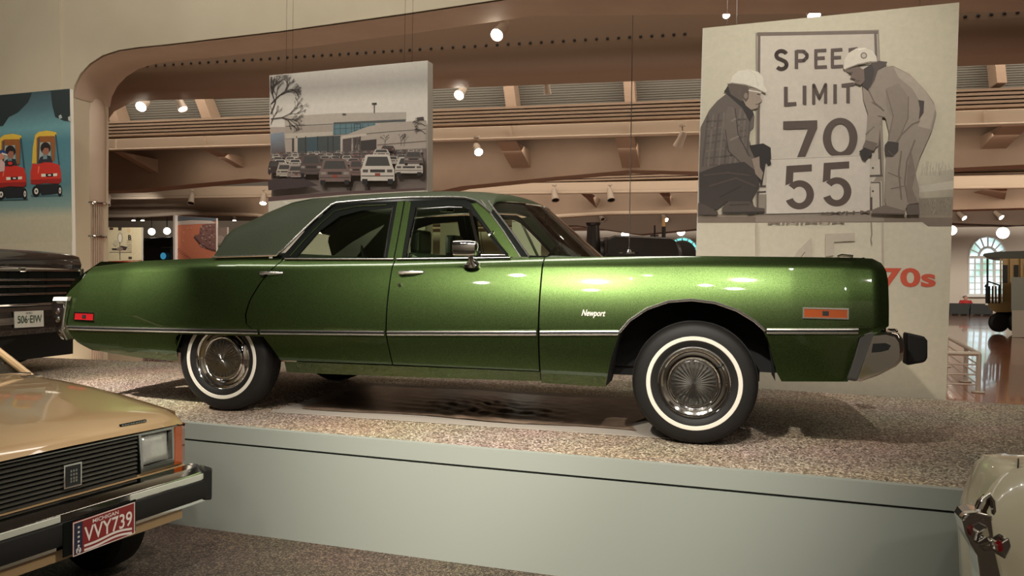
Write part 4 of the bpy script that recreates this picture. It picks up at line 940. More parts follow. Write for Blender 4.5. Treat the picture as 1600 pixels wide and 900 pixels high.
# bare tree
def branch(x, y, a, L, w, d):
    x2, y2 = x+L*math.cos(a), y-L*math.sin(a)
    if x2 < 74: x2 = 74
    if y2 < 192: y2 = 192-(x2-68)*.09
    h.line((x, y), (x2, y2), w, W(60, 50, 46))
    if d:
        for k in range(3 if d > 2 else 2): branch(x2, y2, a+random.uniform(-.75, .75), L*random.uniform(.6, .85), max(w*.68, 1.1), d-1)
h.k += 1
branch(76, 380, 1.2, 60, 6, 5); branch(76, 330, .8, 60, 5, 5); branch(76, 405, .12, 55, 5, 5); branch(78, 260, 1.0, 40, 4, 4); branch(76, 430, 1.2, 40, 3, 3)
h.k += 1; branch(852, 440, 2.6, 20, 3, 4); branch(852, 480, 2.4, 22, 3, 4); branch(650, 540, 1.6, 22, 1.5, 3); branch(730, 540, 1.6, 22, 1.5, 3); branch(745, 540, 1.5, 22, 1.5, 3)
h.poly([(810, 398), (842, 394), (846, 412), (812, 414)], W(70, 56, 52))
# tarmac and cars
h.poly([(76, 584), (856, 552), (856, 760), (80, 815)], W(120, 106, 98), cols=[W(120, 106, 98), W(120, 106, 98), W(126, 112, 104), W(130, 116, 108)])
def pcar(x, y, w, hh, body, van=0, plate=None, roof=.5):
    dk = W(40, 34, 32); gl = W(74, 70, 66)
    h.poly([(x, y+hh*.5), (x+w*.04, y+hh*.42), (x+w*.14, y+hh*(.0+.02)), (x+w*.22, y), (x+w*.78, y), (x+w*.86, y+hh*.04), (x+w*.96, y+hh*.42), (x+w, y+hh*.5), (x+w, y+hh*.88), (x, y+hh*.88)], body)
    h.poly([(x+w*.13, y+hh*.38), (x+w*.21, y+hh*.07), (x+w*.79, y+hh*.07), (x+w*.87, y+hh*.38)], gl)
    h.poly([(x+w*.04, y+hh*.82), (x+w*.2, y+hh*.82), (x+w*.2, y+hh), (x+w*.05, y+hh)], dk, up=False); h.poly([(x+w*.8, y+hh*.82), (x+w*.96, y+hh*.82), (x+w*.95, y+hh), (x+w*.8, y+hh)], dk, up=False)
    h.poly([(x+w*.06, y+hh*.5), (x+w*.22, y+hh*.5), (x+w*.22, y+hh*.6), (x+w*.06, y+hh*.6)], W(150, 140, 130) if sum(body) < 400 else W(90, 80, 74)); h.poly([(x+w*.78, y+hh*.5), (x+w*.94, y+hh*.5), (x+w*.94, y+hh*.6), (x+w*.78, y+hh*.6)], W(150, 140, 130) if sum(body) < 400 else W(90, 80, 74), up=False)
    h.poly([(x+w*.28, y+hh*.5), (x+w*.72, y+hh*.5), (x+w*.72, y+hh*.6), (x+w*.28, y+hh*.6)], W(60, 52, 48), up=False); h.line((x+w*.02, y+hh*.72), (x+w*.98, y+hh*.72), hh*.03, W(70, 62, 58))
    if plate: h.poly([(x+w*.42, y+hh*.62), (x+w*.58, y+hh*.62), (x+w*.58, y+hh*.72), (x+w*.42, y+hh*.72)], plate)
random.seed(4)
for row, (yy, s) in enumerate([(572, 26), (584, 32), (598, 42), (612, 54)]):
    x = 80+row*7
    while x < 850-s:
        b = random.choice([W(190, 178, 164), W(150, 136, 126), W(110, 92, 86), W(86, 74, 70), W(206, 194, 180), W(130, 96, 88)])
        pcar(x, yy-(x-76)*.018, s*1.25, s*.72, b); x += s*1.3+random.uniform(-2, 8)
pcar(640, 543, 70, 30, W(84, 50, 46)); pcar(600, 560, 84, 42, W(196, 184, 170)); pcar(660, 594, 70, 44, W(186, 174, 160))
pcar(76, 620, 60, 68, W(64, 48, 46)); pcar(118, 634, 80, 70, W(180, 166, 150)); pcar(172, 642, 92, 66, W(150, 132, 122), plate=W(120, 60, 50)); pcar(236, 588, 112, 112, W(92, 78, 72)); pcar(480, 616, 74, 86, W(120, 94, 86))
pcar(332, 610, 158, 128, W(122, 100, 92), plate=W(150, 66, 54)); pcar(712, 600, 138, 92, W(198, 186, 172)); pcar(756, 572, 96, 70, W(110, 94, 88)); pcar(541, 588, 168, 148, W(208, 196, 182), plate=W(150, 74, 60))
h.poly([(78, 716), (150, 706), (260, 708), (330, 742), (250, 752), (80, 766)], W(70, 56, 54))
h.poly([(79, 800), (500, 770), (862, 754), (862, 766), (500, 785), (80, 822)], W(96, 74, 70)); h.poly([(80, 822), (500, 785), (862, 766), (862, 1155), (84, 1168)], W(205, 196, 178))
h.poly([(150, 822), (170, 819), (200, 836), (180, 840)], W(222, 214, 200))
h.build('printed_photo', t2)
top_p = [(447, 115.5, 0), (457, 114.6, 0), (632, 98, 0), (644, 97, 0)]
for (x, y, _), x2 in zip(top_p, (447, 457, 632, 644)):
    a = pl(x, y, p2-NP*.06, NP); b = a.copy(); b.z = 7.2; MB().tube([a, b], .0016, 5).build('hanging_wire', M_BRUSH, t2)
for x, y in ((1136, 40), (1151, 38.5), (1437, 11), (1455, 9)):
    a = pl(x, y, p3-NP*.02, NP); b = a.copy(); b.z = 7.2; MB().tube([a, b], .0016, 5).build('hanging_wire', M_BRUSH, t3)
# ---- toy car panel
p1 = atY(54, 200, 9.0)
t1 = panel('toy_car_photo_panel', 'tall panel at far left with a photograph of children in red toy cars', [(-170, 164), (108.5, 138.5), (114, 470), (-165, 500)], p1, NP, .05)
k1 = Print(p1, NP, (.23346, 0, 120)); T = lambda *c: c
k1.poly([(-730, 188), (466, 79), (488, 1500), (-700, 1620)], T(190, 178, 150), cols=[T(190, 178, 150), T(190, 178, 150), T(196, 184, 156), T(196, 184, 156)])
bands = [(79, 188, (56, 72, 74)), (200, 300, (74, 100, 104)), (330, 410, (100, 142, 144)), (420, 500, (74, 118, 126)), (600, 660, (84, 126, 132)), (720, 790, (86, 122, 124)), (860, 900, (128, 150, 140)), (930, 990, (186, 178, 150)), (1100, 1150, (190, 178, 150))]
for (a, a2, c), (b, b2, d) in zip(bands, bands[1:]):
    k1.poly([(-730, a2), (466+a*.016, a), (466+b*.016, b), (-730, b2)], None, cols=[c, c, d, d], up=(a == 79))
def blob(pts, c): k1.poly(pts, c)
blob([(-700, 190), (0, 124), (215, 106), (190, 170), (120, 240), (60, 270), (20, 330), (-700, 400)], T(34, 42, 40)); blob([(340, 95), (466, 82), (472, 300), (430, 296), (370, 270), (350, 190)], T(36, 44, 42)); blob([(392, 262), (408, 252), (418, 274), (398, 284)], T(150, 158, 150)); blob([(456, 270), (472, 262), (473, 300), (458, 292)], T(170, 172, 160))
RD, RDD, YL, BL_ = T(196, 52, 38), T(150, 36, 30), T(206, 168, 60), T(52, 74, 84)
def toy(ox, oy, mirror=False):
    f = lambda P: [(ox+x, oy+y) for x, y in P]
    k1.poly(f([(205, 790), (420, 790), (424, 800), (210, 806)]), T(70, 96, 100))
    k1.poly(f([(215, 580), (222, 470), (236, 390), (262, 368), (320, 360), (378, 372), (382, 392), (366, 402), (260, 406), (246, 470), (246, 580)]), YL)
    k1.poly(f([(246, 410), (262, 398), (366, 396), (372, 440), (368, 560), (350, 570), (340, 440), (270, 440), (262, 580), (246, 580)]), T(140, 84, 40))
    k1.poly(f([(270, 440), (336, 436), (342, 560), (262, 570)]), T(150, 160, 150))
    k1.ell(ox+306, oy+478, 34, 40, T(38, 28, 24)); k1.poly(f([(284, 500), (300, 476), (326, 478), (330, 506), (318, 530), (296, 530)]), T(150, 98, 76)); k1.poly(f([(254, 580), (270, 540), (300, 522), (340, 530), (356, 580)]), T(44, 46, 50)); k1.poly(f([(290, 520), (316, 524), (318, 550), (290, 552)]), T(110, 130, 130))
    for a, b in (((262, 410), (256, 578)), ((374, 386), (398, 592))): k1.line((ox+a[0], oy+a[1]), (ox+b[0], oy+b[1]), 9, BL_)
    k1.poly(f([(208, 716), (206, 640), (218, 580), (250, 586), (300, 572), (350, 574), (398, 590), (410, 640), (412, 700), (396, 716), (300, 712), (240, 722)]), RD); k1.poly(f([(208, 690), (410, 682), (412, 702), (396, 716), (300, 712), (240, 722), (210, 716)]), RDD)
    k1.poly(f([(258, 600), (268, 598), (262, 640), (254, 650)]), T(232, 110, 80))
    k1.poly(f([(278, 650), (310, 650), (310, 668), (280, 670)]), T(226, 214, 190)); k1.poly(f([(358, 648), (386, 646), (384, 664), (358, 666)]), T(226, 214, 190)); k1.poly(f([(308, 650), (358, 648), (358, 666), (310, 668)]), T(30, 26, 24)); k1.ell(ox+334, oy+658, 12, 5, T(220, 214, 200))
    k1.poly(f([(240, 722), (396, 716), (390, 780), (280, 790)]), T(34, 34, 34))
    for wx, wy, rx, ry in ((244, 766, 27, 36), (403, 762, 15, 38)):
        k1.ell(ox+wx, oy+wy, rx, ry, T(28, 26, 26)); k1.ell(ox+wx+2, oy+wy, rx*.5, ry*.55, T(214, 206, 190)); k1.ell(ox+wx+2, oy+wy, rx*.22, ry*.25, T(80, 74, 70))
toy(0, 0)
toy(-232, 22)
k1.ell(14, 532, 22, 26, T(196, 130, 104)); k1.poly([(-12, 520), (0, 494), (30, 488), (50, 506), (58, 528), (20, 512)], T(40, 64, 110)); k1.poly([(20, 508), (56, 520), (58, 530), (20, 520)], T(214, 206, 196)); k1.poly([(-8, 560), (20, 556), (40, 580), (38, 630), (0, 640)], T(206, 170, 160)); k1.ell(76, 580, 24, 18, T(30, 28, 28)); k1.ell(76, 580, 16, 11, RD)
k1.build('printed_photo', t1)
# ---- small panels of the far left display
def small(name, label, quad, D, col, fn=None):
    P = [dp(x, y, D) for x, y in quad]; P[2].z = P[3].z = 0; b = sum(P, V(0, 0, 0))/4; b.z = 0
    t = thing(name, label, 'panel', b); MB().prism(P, E2*.06).build('backing_board', M_EDGE, t)
    g = Print(E2*D, N2, (1, 0, 0), .002); g.poly(quad, col)
    if fn: fn(g)
    g.build('printed_photo', t); return t
def f1(g):
    CRM = (226, 210, 170); D_ = (70, 60, 52)
    g.poly([(158, 408.5), (222, 408.5), (222, 430), (158, 430)], (190, 60, 40)); g.line((158, 409), (222, 407), 1, (150, 60, 40))
    g.ell(188, 372, 4.5, 9, (190, 176, 150)); g.ell(188, 372, 2.6, 6.5, (240, 232, 208)); g.line((187.5, 378), (188, 406), 1, D_)
    g.poly([(175, 388), (186, 388), (190, 384), (200, 386), (197, 391), (176, 391)], D_); g.ell(188, 389, 5, 3, (150, 130, 112)); g.line((172, 394), (206, 394), 1, (150, 138, 118)); g.line((192, 386), (196, 391), 1.4, D_); g.ell(182, 380, 4, 5, (206, 192, 160)); g.ell(202, 360, 3, 3, (224, 196, 150))
    g.text('B', [(201, 367), (206, 367), (206, 375), (201, 375)], D_, .04); g.poly([(172, 356), (178, 356), (178, 359), (172, 359)], (80, 50, 40)); g.poly([(186, 355), (191, 355), (191, 360), (186, 360)], D_); g.poly([(202, 401), (207, 401), (207, 404), (202, 404)], D_)
    for i in range(6): g.line((199, 376+i*3), (207, 376+i*3), .6, (180, 166, 140))
small('cream_diagram_panel', 'cream display panel with a slender line figure and red base', [(159, 355.5), (221.5, 355.5), (221.5, 470), (159, 470)], 17.3, (226, 210, 170), f1)
def f2_(g):
    g.poly([(274, 337), (338, 341), (338, 346), (300, 345), (274, 350)], (94, 104, 112)); g.poly([(274, 346), (300, 344), (330, 345), (338, 349), (310, 350), (274, 352)], (200, 186, 176))
    R = (128, 92, 86)
    g.poly([(313, 356), (320, 350), (338, 349), (338, 392), (330, 389), (318, 383), (308, 374), (304, 368), (312, 366)], R)
    g.path([(304, 370), (312, 380), (324, 388), (338, 392)], 2.2, (92, 66, 64))
    for i in range(46): x = random.uniform(313, 337); y = random.uniform(351, 386); g.ell(x, y, 1.4, .9, random.choice([(160, 128, 118), (90, 62, 60), (180, 150, 138)]), 8, up=(i == 0))
    for i in range(9): g.line((275+i*3.2, 392+i*2), (281+i*3, 388+i*2.4), .8, (120, 72, 60), up=(i == 0))
    for x, y in ((279, 364), (288, 363), (294, 357), (299, 356), (276, 375), (287, 376), (278, 401)): g.ell(x, y, 1.6, .9, (210, 160, 130), 8, up=False)
t = small('beach_photo_panel', 'hanging photo panel of an orange beach and rocky mound with a white edge, far hall', [(272, 336.5), (338, 341), (338, 440), (272, 440)], 15.8, (202, 122, 92), f2_)
MB().prism([dp(270.5, 336, 15.7), dp(273.5, 336, 15.7), dp(273.5, 480, 15.7), dp(270.5, 480, 15.7)], E2*.2).build('white_edge', mat('bright_white_edge', (.85, .82, .76), .5), t)
small('grey_photo_panel', 'pale grey photo panel partly behind the beach photo and the vinyl roof', [(336, 356), (355, 355), (355, 430), (336, 430)], 17.0, (150, 132, 122), lambda g: (g.ell(343, 374, 9, 6, (176, 158, 146)), g.ell(343, 385, 1.5, 1.5, (40, 34, 30))))
# white panel seen through the car's windows
P = [atY(688, 349, 8.3), atY(848, 344, 8.3)]; bz = V((P[0].x+P[1].x)/2, 8.3, PZ)
wpn = thing('low_white_panel', 'low pale panel standing behind the green sedan, seen through its front windows', 'panel', V(bz.x, 8.3, PZ))
MB().prism([atY(688, 349, 8.3), atY(722, 348, 8.3), V(atY(722, 348, 8.3).x, 8.3, PZ+.003), V(P[0].x, 8.3, PZ+.003)], V(0, .05, 0)).build('upright_board', M_EDGE, wpn)
MB().prism([atY(800, 342, 8.3), atY(846, 346, 8.3), V(atY(846, 346, 8.3).x, 8.3, PZ+.003), V(atY(800, 342, 8.3).x, 8.3, PZ+.003)], V(0, .05, 0)).build('upright_board', M_EDGE, wpn)
MB().box(V(bz.x, 8.375, PZ+.062), V(.55, 0, 0), V(0, .04, 0), V(0, 0, .05)).build('foot_rail', M_EDGE, wpn)
# long suspension wire with its small ceiling disc and foot
b = dp(983, 394, 8.7); tpp = dp(985, 165, 8.7); tt = tpp.copy(); tt.z = 7
wr = thing('suspension_wire', 'thin steel wire hanging straight down beyond the windscreen of the green sedan', 'wire', b)
MB().tube([b, tt], .005, 6).build('wire', M_BRUSH, wr); MB().lathe(b, V(0, 0, 1), [(0, .03), (.02, .03), (.03, 0), (.12, -.002), (.12, -.02)], 16).build('foot_plate', M_BRUSH, wr)
# ================================================================== TRACK LIGHTS
def lamp(x, y, D, label, r=.07, aim=(0, -1, -1), lit=1, L=.26, glow=None, hang=.14, body=None):
    c = dp(x, y, D); ax = V(*aim).normalized(); t = thing('track_light', label, 'lamp', c-ax*L, 'ceiling spotlights')
    b = body or M_LAMPW
    MB().lathe(c, ax, [(.0, -L), (r*.55, -L), (r*.75, -L*.8), (r*.8, -L*.4), (r, -.01), (r*1.02, 0), (r*.88, .0), (r*.85, -.03)], 20).build('lamp_housing', b, t, smooth=True)
    MB().lathe(c, ax, [(0, -.012), (r*.86, -.012)], 20).build('lamp_lens', (glow or M_GLOW) if lit else M_BLACKM, t)
    q = c-ax*L*.7
    MB().tube([q, q+V(0, 0, hang)], .012, 6).build('lamp_stem', b, t); MB().lathe(q+V(0, 0, hang), V(0, 0, 1), [(0, .0), (.05, 0), (.05, .03), (0, .03)], 10).build('track_adapter', b, t)
    return t
lamp(776, 55, 8.8, 'lit cylinder spotlight below the cream arch soffit, highest of the middle ones', .085, (-.35, -.9, -.75), L=.36, body=M_PINK)
lamp(717, 149, 11.2, 'bright spotlight just right of the car park photo panel', .085, (-.3, -.9, -.7))
lamp(220, 167, 11.2, 'glaring spotlight near the left springing of the arch', .10, (.0, -.9, -.6))
lamp(286, 171, 11.2, 'spotlight tilted downward right of the glaring one at left', .085, (.5, -.25, -.9), glow=M_GLOWS)
lamp(748, 238, 11.7, 'lit spotlight on the fascia track above the sedan roof', .075, (.25, -.9, -.7))
lamp(1059, 229, 11.7, 'spotlight hung at the bright wall beside the speed limit panel', .075, (-.3, .5, -.9), glow=M_GLOWS, L=.24)
lamp(856, 147, 11.3, 'unlit pale spotlight below the rooflight panels', .06, (.15, .4, -.95), lit=0, L=.3)
lamp(1135, 24, 9.0, 'small lit spotlight above the left top corner of the speed limit panel', .045, (0, -.8, -.7))
lamp(1272, 25, 9.2, 'wide lit spotlight just above the middle of the speed limit panel', .08, (0, -.7, -.8))
lamp(186, 164, 11.3, 'unlit pale cylinder lamp beside the arch at left', .09, (.3, .2, -.9), lit=0, L=.34)
for x, y, lb, g in [(167, 320, 'unlit small spotlight nearest the fluted column', 0), (298, 318, 'unlit small spotlight above the beach photo', 0), (411, 318, 'lit small spotlight left of the car park photo', 1), (868, 313, 'small white spotlight above the windscreen of the sedan', 0), (955, 313, 'small white spotlight just left of the steel wire', 0)]:
    lamp(x, y, 16.4, lb, .085, (.1, -.5, -.9), lit=g, L=.3, glow=M_GLOW)
for x, y, lb, g in [(165, 346, 'tiny lit spotlight behind the cream diagram panel, first from the column', 1), (209, 346, 'tiny lit spotlight, left one of the pair above the cream diagram panel', 1), (223, 346, 'tiny lit spotlight, right one of the pair above the cream diagram panel', 1), (366, 346, 'tiny lit spotlight above the grey photo panel', 1), (942, 343, 'tiny dim spotlight above the black smokestack', 0), (1041, 344, 'tiny lit spotlight beside the locomotive whistle post', 1), (1507, 341, 'tiny lit spotlight above the arched window, left one', 1), (1565, 340, 'tiny lit spotlight above the arched window, right one', 1)]:
    lamp(x, y, 25.8, lb, .085, (.3, -.8, -.7), lit=g, L=.3, hang=.3)
def globe(x, y, D, r, label, hs=1.6):
    c = dp(x, y, D); t = thing('globe_lamp', label, 'lamp', c, 'globe lamps of the far hall')
    MB().lathe(c, V(0, 0, 1), [(r*math.sin(a*math.pi/10), -r*math.cos(a*math.pi/10)) for a in range(11)], 16).build('glass_globe', M_GLOWS, t, smooth=True); MB().tube([c+V(0, 0, r*.9), c+V(0, 0, r+hs)], .02, 6).build('lamp_stem', M_BLACKM, t)
globe(237, 362, 23.5, .12, 'bright globe lamp right of the cream diagram panel'); globe(261, 361, 23.5, .12, 'bright globe lamp touching the white edge of the beach photo')
globe(977, 367, 33, .17, 'bright globe lamp behind the steel wire'); globe(1064, 362, 33, .17, 'bright globe lamp above the teal fanlight'); globe(1487, 360, 36.8, .2, 'globe lamp cut by the right edge of the speed limit panel', .02); globe(1567, 364, 36.8, .24, 'bright globe lamp right of the arched window above the streetcar roof', .15)
# ================================================================== BEIGE COMPACT
BP0 = atY(155, 825, 3.5); BA = V(.416, .909, 0).normalized(); BN = V(.909, -.416, 0).normalized(); BO = V(BP0.x, BP0.y, 0)
def BW(a, n, z): return BO + BA*a + BN*n + V(0, 0, z)
bg = thing('beige_compact_car', 'beige hatchback at lower left with black grille and Michigan plate, on the lower floor', 'car', BO)
AC = -.03                                     # centre line of the car
def sym(a): return AC+(a-AC)
R_ = .632; Lf = -1.45
# hood: front lip, rising to the cowl
def hoodz(n, s):  # n 0 front .. back
    return interp([(-1.55, .99), (-1.2, .985), (-.77, .955), (-.25, .885), (-.16, .845), (-.14, .815)], n)+.012*(1-s*s)
rows = []
for n in (-.135, -.15, -.165, -.2, -.27, -.4, -.6, -.8, -1.0, -1.2, -1.38, -1.5):
    rows.append([BW(AC+(R_-AC+.0-.05*max(0, (n+.3)*3 if n > -.3 else 0)*.1)*s, n-.03*(abs(s)**4), hoodz(n, s)-.012*(abs(s) > .97)) for s in [-1+2*i/30 for i in range(31)]])
MB().quadgrid(rows).build('hood', M_BEIGE, bg, smooth=2)
# fenders and sides
for sd in (1, -1):
    rws = []
    for dz in (0, .03, .12, .25, .40, .52):
        rws.append([BW(AC+sd*((R_-AC)+.012+.02*math.sin(min(dz, .4)/.4*math.pi)), n-.0, hoodz(n, 1)-.014-dz) for n in (-.245, -.3, -.45, -.65, -.9, -1.2, -1.5, -2.2, -3.2)])
    MB().quadgrid(rws).build('side_panel', M_BEIGE, bg, smooth=2)
# cowl, windscreen, pillars, roof and tail (mostly outside the frame)
MB().quadgrid([[BW(AC+(R_-AC)*s, n, z) for s in (-1, -.5, 0, .5, 1)] for n, z in ((-1.5, .99), (-1.58, 1.0))]).build('cowl', M_SEAL, bg)
wsr = [[BW(AC+(R_-AC)*s*k, n+.08*(1-s*s), z) for s in [-1+i/6 for i in range(13)]] for n, z, k in ((-1.5, .985, .97), (-1.85, 1.20, .90), (-2.1, 1.36, .84))]
MB().quadgrid(wsr).build('windscreen', M_GLASS, bg, smooth=2)
for sd in (1, -1):
    MB().tube([BW(AC+sd*(R_-AC)*k, n, z) for n, z, k in ((-1.42, .965, 1.0), (-1.85, 1.20, .92), (-2.1, 1.36, .86))], .022, 8).build('front_pillar', M_BEIGE, bg, smooth=True)
MB().quadgrid([[BW(AC+(R_-AC)*s*.86, n, z+.03*(1-s*s)) for s in [-1+i/4 for i in range(9)]] for n, z in ((-2.1, 1.36), (-2.6, 1.40), (-3.2, 1.38), (-3.6, 1.2))]).build('roof', M_BEIGE, bg, smooth=2)
MB().box(BW(AC, -2.6, .70), BA*(R_-AC-.03), BN*1.0, V(0, 0, .25)).build('cabin_core', M_BLACKM, bg)
MB().tube([BW(.60, -1.40, 1.0), BW(.50, -1.44, 1.01), BW(.1, -1.48, 1.02)], .008, 6).build('wiper', M_CHROME, bg, smooth=True)
MB().box(BW(.56, -1.33, .992), BA*.05, BN*.03, V(0, 0, .006)).build('hinge_plate', M_CHROME, bg, bevel=.004)
# front: header, grille with slats, headlamps, amber corner lamps
MB().quadgrid([[BW(AC+(R_-AC)*s, n, z) for s in (-1, 0, 1)] for n, z in ((-.137, .815), (-.16, .812), (-.16, .80))]).build('hood_gap', M_SEAL, bg)
gr = MB().box(BW(AC+0, -.19, .70), BA*(.365-AC+.0), BN*.02, V(0, 0, .115)).build('grille', M_SEAL, bg)
M_SLAT = mat('dark_grey_slat', (.09, .085, .07), .3, .5)
for i in range(10):
    z = .80-i*.0213
    MB().prism([BW(Lf+1.0, -.168, z), BW(Lf+1.0, -.150, z-.004), BW(Lf+1.0, -.150, z-.011), BW(Lf+1.0, -.168, z-.016)], BA*(.325-Lf-1.0)).build('grille_slat', M_SLAT, gr)
MB().box(BW(-.05, -.150, .812), BA*.62, BN*.006, V(0, 0, .004)).build('grille_top_strip', M_BRUSH, gr)
em = MB().box(BW(-.033, -.140, .689), BA*.044, BN*.006, V(0, 0, .055)).build('grille_emblem', M_CHROME, gr)
MB().box(BW(-.033, -.133, .689), BA*.036, BN*.002, V(0, 0, .047)).build('emblem_field', M_TRIMB, em)
for a in (-.046, -.033, -.020):
    for z in (.712, .695, .678, .664): MB().box(BW(a, -.130, z), BA*.0045, BN*.002, V(0, 0, .0055)).build('emblem_crest', M_BRUSH, em)
for sd in (1, -1):
    A = lambda a: AC+sd*(a-AC)
    hb = MB().ring([BW(A(.325), -.145, .815), BW(A(.548), -.145, .812), BW(A(.56), -.145, .60), BW(A(.345), -.145, .598)], [BW(A(.345), -.145, .80), BW(A(.53), -.145, .798), BW(A(.535), -.145, .64), BW(A(.36), -.145, .635)], BN*-.05).build('headlamp_bezel', M_BRUSH, bg, bevel=.004)
    m = MB(); rws = []
    for i in range(13):
        for_ = []
        for j in range(13):
            s, t = i/12, j/12; bul = (1-(2*s-1)**4)*(1-(2*t-1)**4)
            for_.append(BW(A(.345+(.525-.345)*s+.012*(1-t)), -.175+.03*bul+.004*math.sin(s*40)*bul, .640+.155*t))
        rws.append(for_)
    MB().quadgrid(rws).build('headlamp_lens', mat('headlamp_glass', (.50, .50, .45), .22, .45, bump=(26, .5, .01)), hb, smooth=2)
    MB().prism([BW(A(.550), -.142, .812), BW(A(.600), -.145, .812), BW(A(.652), -.18, .812), BW(A(.652), -.25, .812), BW(A(.55), -.24, .812)], V(0, 0, -.208)).build('corner_lamp', M_AMB, bg, bevel=.004)
MB().quadgrid([[BW(a, n, z) for a in (-1.1, -.4, 0, .5, .62)] for n, z in ((-.165, .60), (-.13, .585), (-.14, .50), (-.16, .46))]).build('front_valance', M_BEIGE, bg)
# bumper: chrome beam with black rubber band and end caps
prof = [(-.11, .60), (-.03, .600), (-.005, .575), (.0, .568), (.0, .535)]
def ext(pr, a0, a1, name, m, par=None, closed=True, bev=0, rise=0):
    o = MB().quadgrid([[BW(a, n-.06*max(0, abs(a-AC)-.45)**2*1.5, z+rise*(a-AC)) for n, z in pr] for a in [a0+(a1-a0)*i/16 for i in range(17)]], closed)
    rws = o.v; k = len(pr)
    if closed: o.fan(o.v[:k]); o.fan(o.v[-k:], True)
    return o.build(name, m, par or bg, smooth=True, bevel=bev)
bm_ = ext([(-.11, .60), (-.03, .600), (-.006, .575), (.0, .566), (.0, .415), (-.02, .405), (-.11, .42)], -1.3, .64, 'bumper', M_CHROME)
ext([(.0005, .566), (.004, .564), (.004, .538), (.0005, .536)], -1.25, -.19, 'bright_band', mat('pale_bumper_band', (.55, .56, .47), .35, .3), bm_)
ext([(.0005, .566), (.004, .564), (.004, .538), (.0005, .536)], .165, .625, 'bright_band', MATS['pale_bumper_band'], bm_)
ext([(-.005, .534), (.014, .528), (.018, .50), (.018, .46), (.012, .434), (-.005, .428)], -1.3, .64, 'rubber_band', M_RUB, bm_)
MB().prism([BW(.60, -.12, .606), BW(.60, -.02, .606), BW(.615, .012, .585), BW(.66, .008, .575), (BW(.705, -.035, .570)), (BW(.71, -.12, .575))], V(0, 0, -.165)).build('bumper_end_cap', M_RUB, bm_, bevel=.012)
# lower valance and shadowed wheel
ext([(-.07, .42), (-.03, .405), (-.03, .355), (-.07, .345)], -1.2, .50, 'lower_valance', M_BEIGE)
for sd in (1, -1):
    c = BW(AC+sd*.50, -.62, .29); ax = BA*sd
    t = MB().lathe(c, ax, [(.17, -.09), (.25, -.095), (.28, -.07), (.287, 0), (.28, .07), (.25, .095), (.17, .09)], 40).build('wheel', M_RUB, bg, smooth=True)
    MB().lathe(c, ax, [(.17, .08), (.16, .05), (.06, .06), (0, .07)], 30).build('wheel_cover', M_BRUSH, t, smooth=True)
MB().box(BW(AC, -.9, .50), BA*.40, BN*.70, V(0, 0, .15)).build('engine_bay_core', M_BLACKM, bg)
# number plate
pp = MB().prism([BW(-.15, .024, .376), BW(.165, .024, .386), BW(.165, .024, .535), BW(-.15, .024, .528)], BN*.005).build('number_plate', mat('plate_maroon', lin((120, 36, 34)), .35), bg, bevel=.002)
MB().prism([BW(-.19, .018, .385), BW(.175, .018, .392), BW(.175, .018, .545), BW(-.19, .018, .536)], BN*.005).build('plate_holder', M_SEAL, bg)
def platebox(name, m, draw, par): 
    o = MB(); draw(o); return o.build(name, m, par, fix=False)
def PLT(x, y, off=.0302):  # x,y 0..1 on the plate
    return BW(-.15+.315*x, off, (.376+.010*x)+(.150)*y)
M_PW = mat('plate_white', (.62, .56, .50), .4); M_PN = mat('plate_navy', (.015, .018, .035), .4)
MB().prism([PLT(.02, .04, .0292), PLT(.145, .04, .0292), PLT(.145, .96, .0292), PLT(.02, .96, .0292)], BN*.0006).build('plate_star_field', M_PN, pp)
def ptext(txt, x0, y0, x1, y1, bold, par, mm, off=.0305, shear=0):
    vs, fs = text_mesh(txt, bold); m = MB(); m.v = [PLT(x0+(x1-x0)*x+shear*y, y0+(y1-y0)*y, off) for x, y in vs]; m.f = fs; return m.build('plate_lettering', mm, par, fix=False)
ptext('MICHIGAN', .30, .80, .72, .92, .015, pp, M_PW); ptext('VVY739', .17, .30, .95, .76, .012, pp, M_PW); ptext('76', .045, .07, .125, .19, .02, pp, M_PW)
ring_ = [(.085+.035*math.cos(t*math.pi/8), .13+.085*math.sin(t*math.pi/8)) for t in range(17)]
MB().tube([PLT(x, y, .0302) for x, y in ring_], .0012, 4).build('plate_roundel', M_PW, pp)
for y in (.82, .68, .54, .40, .27):
    pts = []
    for k in range(10): r = .030 if k % 2 == 0 else .012; pts.append(PLT(.085+r*.8*math.sin(k*math.pi/5), y+r*1.6*math.cos(k*math.pi/5), .0301))
    MB().prism(pts, BN*.0008).build('plate_star', M_PW, pp)
for y0 in (.18, .05):
    up_ = [(.17+.78*i/16, y0+.075+.045*math.sin((i/16-.35)*6)*(0.3+(i/16))) for i in range(17)]; dn = [(x, y-.07) for x, y in up_]
    MB().quadgrid([[PLT(x, y, .0302) for x, y in up_], [PLT(x, y, .0302) for x, y in dn]]).build('plate_stripe', M_PW, pp)
MB().ring([PLT(.0, .0, .0295), PLT(1, .0, .0295), PLT(1, 1, .0295), PLT(0, 1, .0295)], [PLT(.012, .02, .0295), PLT(.988, .02, .0295), PLT(.988, .975, .0295), PLT(.012, .975, .0295)], BN*.001).build('plate_border', M_PW, pp)
# hood badge lettering
bd = MB().prism([BW(.245, -.178, .862), BW(.40, -.181, .862), BW(.40, -.186, .872), BW(.245, -.183, .872)], BN*.008).build('hood_badge', M_SEAL, bg)
vs, fs = text_mesh('DODGE', .03); m = MB(); m.v = [BW(.25+.145*x, -.168-.003*x, .8625+.0085*y) for x, y in vs]; m.f = fs; m.build('badge_lettering', M_BRUSH, bd, fix=False)
